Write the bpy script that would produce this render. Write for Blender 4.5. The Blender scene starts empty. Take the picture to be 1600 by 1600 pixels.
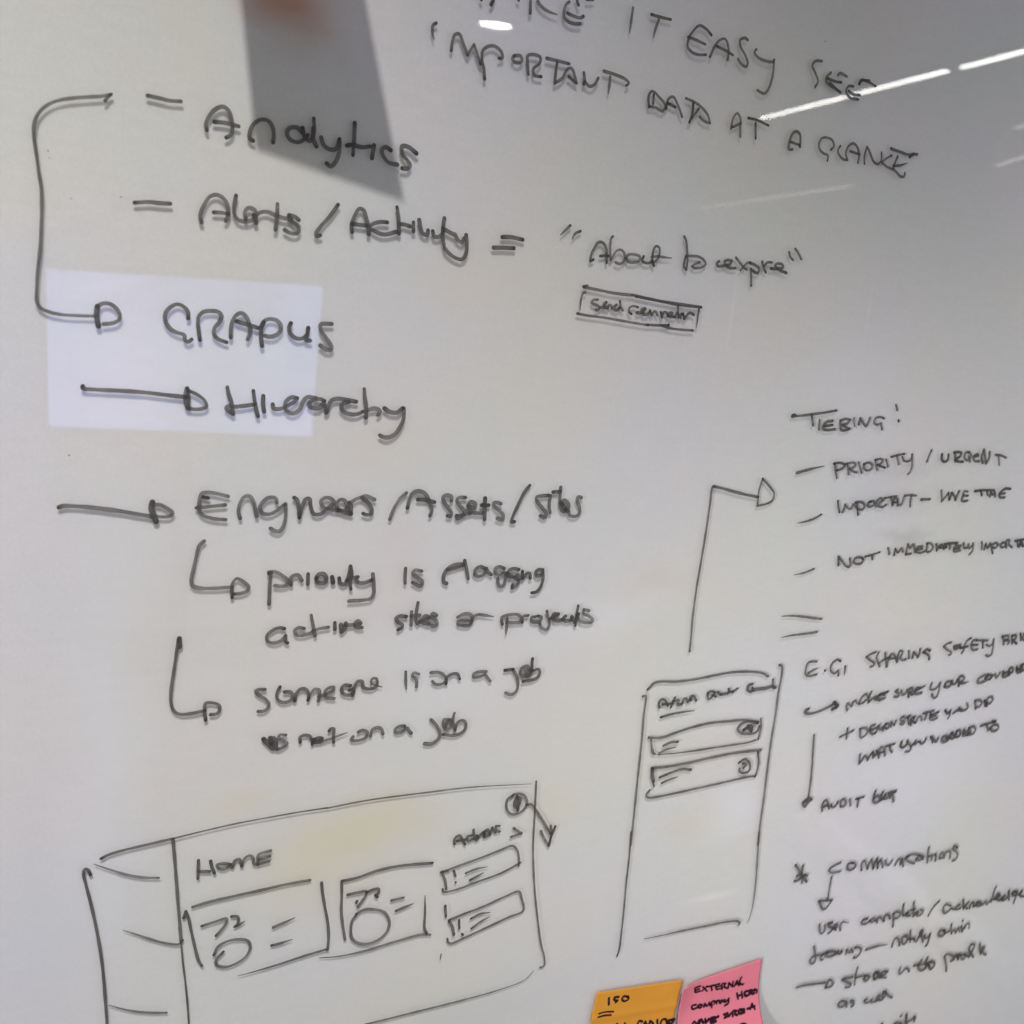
import bpy, bmesh, math, random
from mathutils import Vector, Matrix
R = math.radians
random.seed(7)
S = bpy.context.scene
COL = S.collection

# ------------------------------------------------------------------ camera
def basis(yaw, pitch, roll):
    y, p, r = R(yaw), R(pitch), R(roll)
    f = Vector((math.sin(y)*math.cos(p), math.cos(y)*math.cos(p), math.sin(p)))
    right = Vector((math.cos(y), -math.sin(y), 0)); up = right.cross(f)
    X = right*math.cos(r) + up*math.sin(r); U = -right*math.sin(r) + up*math.cos(r)
    return X, U, f
CX, CU, CF = basis(30, -12, 6)
CAM = Vector((0, -0.53, 1.5))
cd = bpy.data.cameras.new('camera'); cam = bpy.data.objects.new('camera', cd); COL.objects.link(cam)
m = Matrix.Identity(4)
for i in range(3):
    m[i][0], m[i][1], m[i][2], m[i][3] = CX[i], CU[i], -CF[i], CAM[i]
cam.matrix_world = m
cd.sensor_width = 36; cd.lens = 36*1730/1600; cd.clip_start = 0.01; cd.clip_end = 200
cd.dof.use_dof = True; cd.dof.focus_distance = 0.64; cd.dof.aperture_fstop = 13
S.camera = cam

# ------------------------------------------------------------------ room light
w = bpy.data.worlds.new('World'); S.world = w; w.use_nodes = True
w.node_tree.nodes['Background'].inputs[0].default_value = (1.0, 0.985, 0.975, 1)
w.node_tree.nodes['Background'].inputs[1].default_value = 0.265
L = Vector((-0.35, -1.2, 2.65))
ld = bpy.data.lights.new('ceiling_spot', 'SPOT'); lo = bpy.data.objects.new('ceiling_spot', ld); COL.objects.link(lo)
lo.location = L; ld.energy = 127; ld.color = (1.0, 0.975, 0.990); ld.shadow_soft_size = 0.018
ld.spot_size = 2*0.526; ld.spot_blend = 1.0
lo.rotation_euler = (Vector((-0.07, 0, 0.60)) - L).to_track_quat('-Z', 'Y').to_euler()
ld2 = bpy.data.lights.new('added_fill_spot', 'SPOT'); lo2 = bpy.data.objects.new('added_fill_spot', ld2); COL.objects.link(lo2)  # fill lamp added to even out the board, no known fixture
lo2.location = (-1.75, -1.48, 1.625); ld2.energy = 315; ld2.color = (1.0, 0.975, 0.985); ld2.shadow_soft_size = 0.13
ld2.spot_size = 2*0.20; ld2.spot_blend = 1.0
lo2.rotation_euler = (Vector((1.329, 0, 1.144)) - lo2.location).to_track_quat('-Z', 'Y').to_euler()
S.view_settings.view_transform = 'Standard'; S.view_settings.look = 'None'
S.view_settings.exposure = 0.06; S.view_settings.gamma = 1

# ------------------------------------------------------------------ helpers
def tag(o, label=None, cat=None, group=None, kind=None):
    if label: o['label'] = label
    if cat: o['category'] = cat
    if group: o['group'] = group
    if kind: o['kind'] = kind
    return o
def link(name, me, mat=None, parent=None):
    o = bpy.data.objects.new(name, me); COL.objects.link(o)
    if mat: me.materials.append(mat)
    if parent: o.parent = parent; o.matrix_parent_inverse = parent.matrix_world.inverted()
    return o
def empty(name, loc=(0,0,0), parent=None):
    o = bpy.data.objects.new(name, None); COL.objects.link(o); o.location = loc
    o.empty_display_size = 0.05
    if parent: o.parent = parent; o.location = Vector(loc) - parent.location
    bpy.context.view_layer.update()
    return o
def box_bm(x0, x1, y0, y1, z0, z1, bevel=0):
    bm = bmesh.new(); bmesh.ops.create_cube(bm, size=1)
    for v in bm.verts:
        v.co = Vector(((x0+x1)/2 + v.co.x*(x1-x0), (y0+y1)/2 + v.co.y*(y1-y0), (z0+z1)/2 + v.co.z*(z1-z0)))
    if bevel: bmesh.ops.bevel(bm, geom=bm.edges[:], offset=bevel, segments=2, affect='EDGES')
    return bm
def bm_obj(name, bm, mat, parent=None):
    me = bpy.data.meshes.new(name); bm.to_mesh(me); bm.free()
    return link(name, me, mat, parent)
def mat(name):
    m_ = bpy.data.materials.new(name); m_.use_nodes = True; nt = m_.node_tree
    nt.nodes.clear(); out = nt.nodes.new('ShaderNodeOutputMaterial')
    return m_, nt, out
def N(nt, t, **kw):
    n = nt.nodes.new(t)
    for k, v in kw.items():
        if k in n.inputs.keys(): n.inputs[k].default_value = v
        else: setattr(n, k, v)
    return n
def math_(nt, op, a, b=None, clamp=False):
    n = nt.nodes.new('ShaderNodeMath'); n.operation = op; n.use_clamp = clamp
    for i, v in enumerate((a, b)):
        if v is None: continue
        if isinstance(v, (int, float)): n.inputs[i].default_value = v
        else: nt.links.new(v, n.inputs[i])
    return n.outputs[0]
def simple(name, col, rough=0.5, spec=0.5, bump=0, scale=300):
    m_, nt, out = mat(name)
    p = N(nt, 'ShaderNodeBsdfPrincipled'); p.inputs['Base Color'].default_value = (*col, 1)
    p.inputs['Roughness'].default_value = rough
    no = N(nt, 'ShaderNodeTexNoise'); no.inputs['Scale'].default_value = scale
    tc = N(nt, 'ShaderNodeTexCoord'); nt.links.new(tc.outputs['Object'], no.inputs['Vector'])
    mx = N(nt, 'ShaderNodeMix', data_type='RGBA', blend_type='MULTIPLY'); mx.inputs[0].default_value = 0.25
    mx.inputs[6].default_value = (*col, 1)
    nt.links.new(no.outputs['Color'], mx.inputs[7]); nt.links.new(mx.outputs[2], p.inputs['Base Color'])
    if bump:
        b = N(nt, 'ShaderNodeBump'); b.inputs['Strength'].default_value = bump; b.inputs['Distance'].default_value = 0.001
        nt.links.new(no.outputs['Fac'], b.inputs['Height']); nt.links.new(b.outputs[0], p.inputs['Normal'])
    nt.links.new(p.outputs[0], out.inputs[0]); return m_
def emit(name, col, s):
    m_, nt, out = mat(name); e = N(nt, 'ShaderNodeEmission')
    e.inputs[0].default_value = (*col, 1); e.inputs[1].default_value = s
    nt.links.new(e.outputs[0], out.inputs[0]); return m_

# ------------------------------------------------------------------ materials
# painted back of the board: white lacquer with faint leftover marker tints, plus reflections put into the colour
STAINS_AND_REFLECTIONS = [  # x, z, half width, half height, colour, strength
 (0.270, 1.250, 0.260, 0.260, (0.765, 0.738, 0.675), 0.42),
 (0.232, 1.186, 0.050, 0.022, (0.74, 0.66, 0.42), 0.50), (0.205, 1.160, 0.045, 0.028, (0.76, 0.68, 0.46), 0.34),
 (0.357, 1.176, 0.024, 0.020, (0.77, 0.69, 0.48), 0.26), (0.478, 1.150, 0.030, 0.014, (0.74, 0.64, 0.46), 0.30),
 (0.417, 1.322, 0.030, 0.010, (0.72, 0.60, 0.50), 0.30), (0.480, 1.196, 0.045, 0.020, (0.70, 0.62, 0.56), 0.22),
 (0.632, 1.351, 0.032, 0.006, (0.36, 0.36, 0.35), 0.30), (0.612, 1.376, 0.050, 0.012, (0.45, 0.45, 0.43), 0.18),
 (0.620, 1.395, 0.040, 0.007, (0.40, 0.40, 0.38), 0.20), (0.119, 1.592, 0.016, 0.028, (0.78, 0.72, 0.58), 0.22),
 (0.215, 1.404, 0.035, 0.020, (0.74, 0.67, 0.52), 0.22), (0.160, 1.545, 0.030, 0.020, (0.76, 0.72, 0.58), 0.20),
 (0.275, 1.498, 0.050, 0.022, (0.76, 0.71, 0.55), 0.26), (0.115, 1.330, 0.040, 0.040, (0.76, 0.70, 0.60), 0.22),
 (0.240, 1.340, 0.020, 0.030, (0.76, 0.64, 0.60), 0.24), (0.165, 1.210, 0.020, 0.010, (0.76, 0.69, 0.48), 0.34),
 (0.160, 1.612, 0.020, 0.014, (0.58, 0.23, 0.08), 0.62), (0.165, 1.600, 0.020, 0.018, (0.52, 0.38, 0.30), 0.30),  # brown pair: reflection of the hand painted into the backing
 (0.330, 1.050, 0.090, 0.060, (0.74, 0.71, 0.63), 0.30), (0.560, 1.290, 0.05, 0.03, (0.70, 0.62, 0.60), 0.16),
 (0.508, 1.155, 0.028, 0.022, (0.86, 0.86, 0.89), 0.42, 20), (0.700, 1.030, 0.190, 0.007, (0.62, 0.62, 0.64), 0.30, 34),  # from here mostly pale and dark room reflections painted in as colour
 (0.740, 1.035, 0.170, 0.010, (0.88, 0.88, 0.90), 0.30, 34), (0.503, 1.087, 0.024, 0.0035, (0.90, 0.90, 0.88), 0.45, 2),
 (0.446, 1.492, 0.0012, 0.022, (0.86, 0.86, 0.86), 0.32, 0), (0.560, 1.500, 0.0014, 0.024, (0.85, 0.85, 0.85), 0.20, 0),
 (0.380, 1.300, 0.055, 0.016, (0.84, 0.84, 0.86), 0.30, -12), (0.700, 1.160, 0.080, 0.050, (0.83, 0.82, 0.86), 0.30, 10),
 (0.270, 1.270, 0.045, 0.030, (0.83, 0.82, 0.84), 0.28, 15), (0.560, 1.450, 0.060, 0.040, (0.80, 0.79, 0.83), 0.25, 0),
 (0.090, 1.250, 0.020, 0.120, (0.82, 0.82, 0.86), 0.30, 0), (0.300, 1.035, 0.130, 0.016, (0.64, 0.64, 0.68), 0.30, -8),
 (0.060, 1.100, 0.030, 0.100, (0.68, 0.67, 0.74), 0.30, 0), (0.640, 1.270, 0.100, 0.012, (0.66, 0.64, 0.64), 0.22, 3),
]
def backing_mat():
    m_, nt, out = mat('white_backing')
    geo = N(nt, 'ShaderNodeNewGeometry'); pos = geo.outputs['Position']
    no = N(nt, 'ShaderNodeTexNoise'); no.inputs['Scale'].default_value = 5.5; no.inputs['Detail'].default_value = 1.5
    nt.links.new(pos, no.inputs['Vector'])
    cr = N(nt, 'ShaderNodeValToRGB'); e = cr.color_ramp.elements
    e[0].position = 0.35; e[0].color = (0.765, 0.735, 0.765, 1); e[1].position = 0.65; e[1].color = (0.770, 0.748, 0.70, 1)
    nt.links.new(no.outputs['Fac'], cr.inputs[0]); col = cr.outputs[0]
    no2 = N(nt, 'ShaderNodeTexNoise'); no2.inputs['Scale'].default_value = 9; no2.inputs['Detail'].default_value = 2
    ad = N(nt, 'ShaderNodeVectorMath', operation='ADD'); ad.inputs[1].default_value = (4.2, 1, 7.7)
    nt.links.new(pos, ad.inputs[0]); nt.links.new(ad.outputs[0], no2.inputs['Vector'])
    cr2 = N(nt, 'ShaderNodeValToRGB'); e = cr2.color_ramp.elements
    e[0].position = 0.38; e[0].color = (0.965, 0.985, 0.985, 1); e[1].position = 0.62; e[1].color = (1, 0.98, 0.975, 1)
    nt.links.new(no2.outputs['Fac'], cr2.inputs[0])
    mu = N(nt, 'ShaderNodeMix', data_type='RGBA', blend_type='MULTIPLY'); mu.inputs[0].default_value = 1
    nt.links.new(col, mu.inputs[6]); nt.links.new(cr2.outputs[0], mu.inputs[7]); col = mu.outputs[2]
    sc = N(nt, 'ShaderNodeVectorMath', operation='MULTIPLY'); sc.inputs[1].default_value = (60, 1, 260)
    nt.links.new(pos, sc.inputs[0])
    for vec, scl, lo, hi in ((sc.outputs[0], 1.0, 0.975, 1.0), (pos, 900.0, 0.965, 1.015)):
        n3 = N(nt, 'ShaderNodeTexNoise'); n3.inputs['Scale'].default_value = scl; n3.inputs['Detail'].default_value = 3
        nt.links.new(vec, n3.inputs['Vector'])
        m3 = N(nt, 'ShaderNodeMapRange'); m3.inputs['From Min'].default_value = 0.35; m3.inputs['From Max'].default_value = 0.65
        m3.inputs['To Min'].default_value = lo; m3.inputs['To Max'].default_value = hi
        nt.links.new(n3.outputs['Fac'], m3.inputs['Value'])
        u3 = N(nt, 'ShaderNodeMix', data_type='RGBA', blend_type='MULTIPLY'); u3.inputs[0].default_value = 1
        nt.links.new(col, u3.inputs[6]); nt.links.new(m3.outputs[0], u3.inputs[7]); col = u3.outputs[2]
    # warp so that the stains and painted reflections have no ruled outline
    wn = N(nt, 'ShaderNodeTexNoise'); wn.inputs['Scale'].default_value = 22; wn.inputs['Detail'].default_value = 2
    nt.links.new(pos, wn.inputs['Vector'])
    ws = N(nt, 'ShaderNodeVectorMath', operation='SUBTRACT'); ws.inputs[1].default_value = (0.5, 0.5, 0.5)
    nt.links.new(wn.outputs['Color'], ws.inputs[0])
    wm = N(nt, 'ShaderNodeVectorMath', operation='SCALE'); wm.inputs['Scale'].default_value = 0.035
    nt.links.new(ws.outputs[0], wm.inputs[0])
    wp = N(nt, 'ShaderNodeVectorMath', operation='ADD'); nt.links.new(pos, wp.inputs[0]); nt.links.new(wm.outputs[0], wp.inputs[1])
    for x, z, hw, hh, c, st, *an in STAINS_AND_REFLECTIONS:
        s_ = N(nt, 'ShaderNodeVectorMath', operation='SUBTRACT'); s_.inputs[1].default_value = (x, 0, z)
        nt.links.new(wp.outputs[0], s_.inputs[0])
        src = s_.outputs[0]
        if hw < 0.002 or (an and an[0]): # thin painted reflections stay straight
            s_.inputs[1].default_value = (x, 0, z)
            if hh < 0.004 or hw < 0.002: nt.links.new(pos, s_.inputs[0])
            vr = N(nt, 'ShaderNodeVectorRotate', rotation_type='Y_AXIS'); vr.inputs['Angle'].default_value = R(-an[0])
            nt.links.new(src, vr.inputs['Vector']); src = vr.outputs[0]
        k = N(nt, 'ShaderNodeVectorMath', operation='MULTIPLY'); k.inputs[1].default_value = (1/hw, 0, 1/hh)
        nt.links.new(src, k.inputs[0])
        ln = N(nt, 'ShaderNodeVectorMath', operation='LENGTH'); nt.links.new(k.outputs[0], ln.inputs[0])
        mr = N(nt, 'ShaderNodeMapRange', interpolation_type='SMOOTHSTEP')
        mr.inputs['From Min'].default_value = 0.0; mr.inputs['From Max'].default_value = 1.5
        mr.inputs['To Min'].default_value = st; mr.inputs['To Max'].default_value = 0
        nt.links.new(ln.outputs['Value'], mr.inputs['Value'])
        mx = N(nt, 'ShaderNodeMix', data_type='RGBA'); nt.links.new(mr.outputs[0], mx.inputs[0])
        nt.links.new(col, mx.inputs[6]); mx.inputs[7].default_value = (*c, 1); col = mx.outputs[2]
    d = N(nt, 'ShaderNodeBsdfPrincipled'); nt.links.new(col, d.inputs['Base Color'])
    d.inputs['Roughness'].default_value = 1.0; d.inputs['Specular IOR Level'].default_value = 0.0
    d.inputs['Subsurface Weight'].default_value = 1.0; d.inputs['Subsurface Radius'].default_value = (1, 1, 1)
    d.inputs['Subsurface Scale'].default_value = 0.0024
    nt.links.new(d.outputs[0], out.inputs[0])
    return m_
def glass_mat():
    m_, nt, out = mat('clear_glass')
    t = N(nt, 'ShaderNodeBsdfTransparent'); t.inputs[0].default_value = (0.985, 0.99, 0.985, 1)
    g = N(nt, 'ShaderNodeBsdfGlossy'); g.inputs['Roughness'].default_value = 0.02
    # streaks left by the cloth smear the sheen slightly
    geo = N(nt, 'ShaderNodeNewGeometry')
    sc = N(nt, 'ShaderNodeVectorMath', operation='MULTIPLY'); sc.inputs[1].default_value = (9, 1, 60)
    nt.links.new(geo.outputs['Position'], sc.inputs[0])
    no = N(nt, 'ShaderNodeTexNoise'); no.inputs['Scale'].default_value = 1.0; no.inputs['Detail'].default_value = 4
    nt.links.new(sc.outputs[0], no.inputs['Vector'])
    mr = N(nt, 'ShaderNodeMapRange'); mr.inputs['From Min'].default_value = 0.35; mr.inputs['From Max'].default_value = 0.75
    mr.inputs['To Min'].default_value = 0.008; mr.inputs['To Max'].default_value = 0.02
    nt.links.new(no.outputs['Fac'], mr.inputs['Value']); nt.links.new(mr.outputs[0], g.inputs['Roughness'])
    f = N(nt, 'ShaderNodeFresnel'); f.inputs['IOR'].default_value = 1.52
    fac = math_(nt, 'MULTIPLY', f.outputs[0], math_(nt, 'SUBTRACT', 1.0, geo.outputs['Backfacing']))
    mx = N(nt, 'ShaderNodeMixShader'); nt.links.new(fac, mx.inputs[0]); nt.links.new(t.outputs[0], mx.inputs[1]); nt.links.new(g.outputs[0], mx.inputs[2])
    nt.links.new(mx.outputs[0], out.inputs[0]); return m_
def ink_mat(name, dark, mid, see):
    # marker film: darker rim and pooled ends, thin streaky middle
    m_, nt, out = mat(name)
    uv = N(nt, 'ShaderNodeUVMap', uv_map='flow'); sp = N(nt, 'ShaderNodeSeparateXYZ'); nt.links.new(uv.outputs[0], sp.inputs[0])
    rim = math_(nt, 'POWER', math_(nt, 'ABSOLUTE', sp.outputs[1]), 3.0)
    at = N(nt, 'ShaderNodeAttribute', attribute_name='pool')
    geo = N(nt, 'ShaderNodeNewGeometry')
    no = N(nt, 'ShaderNodeTexNoise'); no.inputs['Scale'].default_value = 120; no.inputs['Detail'].default_value = 3
    nt.links.new(geo.outputs['Position'], no.inputs['Vector'])
    den = math_(nt, 'ADD', math_(nt, 'MULTIPLY', rim, 0.45), at.outputs['Fac'])
    den = math_(nt, 'ADD', den, math_(nt, 'MULTIPLY', math_(nt, 'SUBTRACT', no.outputs['Fac'], 0.5), 0.9), clamp=True)
    c = N(nt, 'ShaderNodeMix', data_type='RGBA'); nt.links.new(den, c.inputs[0])
    c.inputs[6].default_value = (*mid, 1); c.inputs[7].default_value = (*dark, 1)
    d = N(nt, 'ShaderNodeBsdfDiffuse'); nt.links.new(c.outputs[2], d.inputs[0])
    g = N(nt, 'ShaderNodeBsdfGlossy'); g.inputs['Roughness'].default_value = 0.35
    dg = N(nt, 'ShaderNodeMixShader'); dg.inputs[0].default_value = 0.02
    nt.links.new(d.outputs[0], dg.inputs[1]); nt.links.new(g.outputs[0], dg.inputs[2])
    t = N(nt, 'ShaderNodeBsdfTransparent'); t.inputs[0].default_value = (0.93, 0.92, 0.90, 1)
    mr = N(nt, 'ShaderNodeMapRange'); mr.inputs['To Min'].default_value = 1 - see; mr.inputs['To Max'].default_value = 0.97
    nt.links.new(den, mr.inputs['Value'])
    mx = N(nt, 'ShaderNodeMixShader'); nt.links.new(mr.outputs[0], mx.inputs[0]); nt.links.new(t.outputs[0], mx.inputs[1]); nt.links.new(dg.outputs[0], mx.inputs[2])
    nt.links.new(mx.outputs[0], out.inputs[0]); return m_
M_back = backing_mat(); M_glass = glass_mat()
M_ink = ink_mat('black_marker_ink', (0.046, 0.043, 0.040), (0.105, 0.098, 0.091), 0.26)
M_pen = ink_mat('felt_pen_ink', (0.018, 0.006, 0.012), (0.035, 0.010, 0.020), 0.05)
M_alu = simple('brushed_aluminium', (0.55, 0.55, 0.56), 0.35)
M_wall = simple('painted_wall', (0.62, 0.60, 0.58), 0.8, bump=0.1)
def paper(name, col):
    m_, nt, out = mat(name)
    geo = N(nt, 'ShaderNodeNewGeometry')
    no = N(nt, 'ShaderNodeTexNoise'); no.inputs['Scale'].default_value = 900; no.inputs['Detail'].default_value = 3
    nt.links.new(geo.outputs['Position'], no.inputs['Vector'])
    b = N(nt, 'ShaderNodeBump'); b.inputs['Strength'].default_value = 0.25; b.inputs['Distance'].default_value = 0.0002
    nt.links.new(no.outputs['Fac'], b.inputs['Height'])
    n2 = N(nt, 'ShaderNodeTexNoise'); n2.inputs['Scale'].default_value = 60
    nt.links.new(geo.outputs['Position'], n2.inputs['Vector'])
    cr = N(nt, 'ShaderNodeValToRGB'); e = cr.color_ramp.elements
    e[0].position = 0.3; e[0].color = (*[c*0.93 for c in col], 1); e[1].position = 0.7; e[1].color = (*col, 1)
    nt.links.new(n2.outputs['Fac'], cr.inputs[0])
    d = N(nt, 'ShaderNodeBsdfDiffuse'); nt.links.new(cr.outputs[0], d.inputs[0]); nt.links.new(b.outputs[0], d.inputs['Normal'])
    tl = N(nt, 'ShaderNodeBsdfTranslucent'); nt.links.new(cr.outputs[0], tl.inputs[0])
    mx = N(nt, 'ShaderNodeMixShader'); mx.inputs[0].default_value = 0.12
    nt.links.new(d.outputs[0], mx.inputs[1]); nt.links.new(tl.outputs[0], mx.inputs[2])
    nt.links.new(mx.outputs[0], out.inputs[0]); return m_
M_orange = paper('orange_paper', (0.84, 0.38, 0.055)); M_pink = paper('pink_paper', (0.92, 0.27, 0.34))

# ------------------------------------------------------------------ wall and board
tag(bm_obj('wall', box_bm(-2.2, 3.2, 0.022, 0.12, -0.2, 2.9), M_wall), 'plain painted wall carrying the glass whiteboard', kind='structure')
board = empty('whiteboard', (0.6, 0, 0.6))
tag(board, 'glossy glass whiteboard covered in black handwritten notes and sketches', 'whiteboard')
X0, X1, Z0, Z1 = -0.75, 1.85, 0.62, 1.98
bm_obj('glass_pane', box_bm(X0, X1, 0.0, 0.0023, Z0, Z1), M_glass, board)
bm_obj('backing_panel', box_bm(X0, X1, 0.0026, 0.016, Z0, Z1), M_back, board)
for nx, nz in ((X0+0.05, Z0+0.05), (X1-0.05, Z0+0.05), (X0+0.05, Z1-0.05), (X1-0.05, Z1-0.05)):
    bm = bmesh.new(); bmesh.ops.create_cone(bm, cap_ends=True, segments=32, radius1=0.011, radius2=0.010, depth=0.008,
        matrix=Matrix.Translation((nx, -0.0044, nz)) @ Matrix.Rotation(R(90), 4, 'X'))
    bm_obj('fixing_cap', bm, M_alu, board)

# ------------------------------------------------------------------ marker strokes
def catmull(P, step):
    if len(P) == 2:
        n = max(2, int((P[1]-P[0]).length/step)); return [P[0].lerp(P[1], i/n) for i in range(n+1)]
    Q = [P[0]*2-P[1]] + P + [P[-1]*2-P[-2]]; out = []
    for i in range(1, len(Q)-2):
        a, b, c, d = Q[i-1:i+3]
        n = max(2, int((c-b).length/step))
        t0 = 0; t1 = t0+max(1e-6, (b-a).length)**.5; t2 = t1+max(1e-6, (c-b).length)**.5; t3 = t2+max(1e-6, (d-c).length)**.5
        for k in range(n):
            t = t1+(t2-t1)*k/n
            A1 = a*(t1-t)/(t1-t0)+b*(t-t0)/(t1-t0); A2 = b*(t2-t)/(t2-t1)+c*(t-t1)/(t2-t1); A3 = c*(t3-t)/(t3-t2)+d*(t-t2)/(t3-t2)
            B1 = A1*(t2-t)/(t2-t0)+A2*(t-t0)/(t2-t0); B2 = A2*(t3-t)/(t3-t1)+A3*(t-t1)/(t3-t1)
            out.append(B1*(t2-t)/(t2-t1)+B2*(t-t1)/(t2-t1))
    out.append(P[-1].copy()); return out
def stroke_runs(P):
    runs = [[P[0]]]
    for i in range(1, len(P)):
        runs[-1].append(P[i])
        if i < len(P)-1:
            a = (P[i]-P[i-1]); b = (P[i+1]-P[i])
            if a.length > 1e-6 and b.length > 1e-6 and a.angle(b) > R(112): runs.append([P[i]])
    return runs
def ink_object(name, label, strokes, yfun, material, parent, rng):
    verts, faces, uvs, pool = [], [], [], []
    lay = 0.0
    for st in strokes:
        wd, tap = st[0]*1e-4*max(0.82, min(1.01, 1.01-(st[2]-2400)/1600*0.19)), st[1]
        P = [Vector((st[i]*1e-4, st[i+1]*1e-4+1)) for i in range(2, len(st), 2)]
        P = [p for i, p in enumerate(P) if i == 0 or (p-P[i-1]).length > 1e-5] or P[:1]
        if len(P) == 1: P.append(P[0]+Vector((wd*.3, 0)))
        press = rng.uniform(-0.22, 0.30); wob = rng.uniform(0, 9)
        runs = stroke_runs(P)
        for ri, run in enumerate(runs):
            C = catmull(run, 0.00055); n = len(C); h = wd/2
            first = len(verts); tot = n-1
            lens = [0]
            for i in range(1, n): lens.append(lens[-1]+(C[i]-C[i-1]).length)
            LT = max(lens[-1], 1e-6)
            def add(p, u, v, q):
                verts.append((p.x, yfun(p.x, p.y)-lay-0.00008*(u/ max(LT, .01)), p.y)); uvs.append((u, v)); pool.append(q)
            caps = []
            for i in range(n):
                t = (C[min(i+1, n-1)]-C[max(i-1, 0)]);
                if t.length < 1e-9: t = Vector((1, 0))
                t.normalize(); nn = Vector((-t.y, t.x))
                s = lens[i]/LT
                hw = h*(1+0.07*math.sin(wob+lens[i]*240)+0.05*math.sin(wob*2+lens[i]*610))
                if tap & 1 and ri == 0: hw *= 0.35+0.65*min(1, s/0.45)
                if tap & 2 and ri == len(runs)-1: hw *= 0.35+0.65*min(1, (1-s)/0.45)
                endp = max(0, 1-lens[i]/0.0022) * (ri == 0) * (0 if tap & 1 else .8) + max(0, 1-(LT-lens[i])/0.0022) * (ri == len(runs)-1) * (0 if tap & 2 else .7)
                q = 0.22+press*0.6+endp*(0.6+press) + 0.12*math.sin(wob+lens[i]*90)
                add(C[i]+nn*hw, lens[i], 1, q); add(C[i], lens[i], 0, q); add(C[i]-nn*hw, lens[i], -1, q)
                if i in (0, n-1): caps.append((C[i], t if i else -t, hw, lens[i], q, len(verts)-3))
            for i in range(n-1):
                a = first+3*i
                faces.append((a, a+1, a+4, a+3)); faces.append((a+1, a+2, a+5, a+4))
            for (c, t, hw, ln, q, ix) in caps:
                nn = Vector((-t.y, t.x)); ring = []
                for k in range(1, 6):
                    an = math.pi*k/6
                    add(c+nn*hw*math.cos(an)+t*hw*math.sin(an), ln, 1 if k < 6 else -1, q); ring.append(len(verts)-1)
                side = (ix, ix+2) if t.dot(C[-1]-C[0]) >= 0 or True else (ix+2, ix)
                # pick the rim vertex nearest to each end of the arc
                va = Vector((verts[ring[0]][0], verts[ring[0]][2])); v0 = Vector((verts[ix][0], verts[ix][2])); v2 = Vector((verts[ix+2][0], verts[ix+2][2]))
                s0, s1 = (ix, ix+2) if (va-v0).length < (va-v2).length else (ix+2, ix)
                seq = [s0]+ring+[s1]
                for k in range(len(seq)-1): faces.append((ix+1, seq[k], seq[k+1]))
            lay += 0.00003
    me = bpy.data.meshes.new(name); me.from_pydata(verts, [], faces)
    ul = me.uv_layers.new(name='flow')
    for l in me.loops: ul.data[l.index].uv = uvs[l.vertex_index]
    at = me.attributes.new('pool', 'FLOAT', 'POINT')
    for i, q in enumerate(pool): at.data[i].value = q
    # face the room
    bm = bmesh.new(); bm.from_mesh(me)
    for f in bm.faces:
        f.normal_update()
        if f.normal.y > 0: f.normal_flip()
    bm.to_mesh(me); bm.free()
    o = link(name, me, material, parent)
    if label: o['label'] = label
    return o

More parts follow.
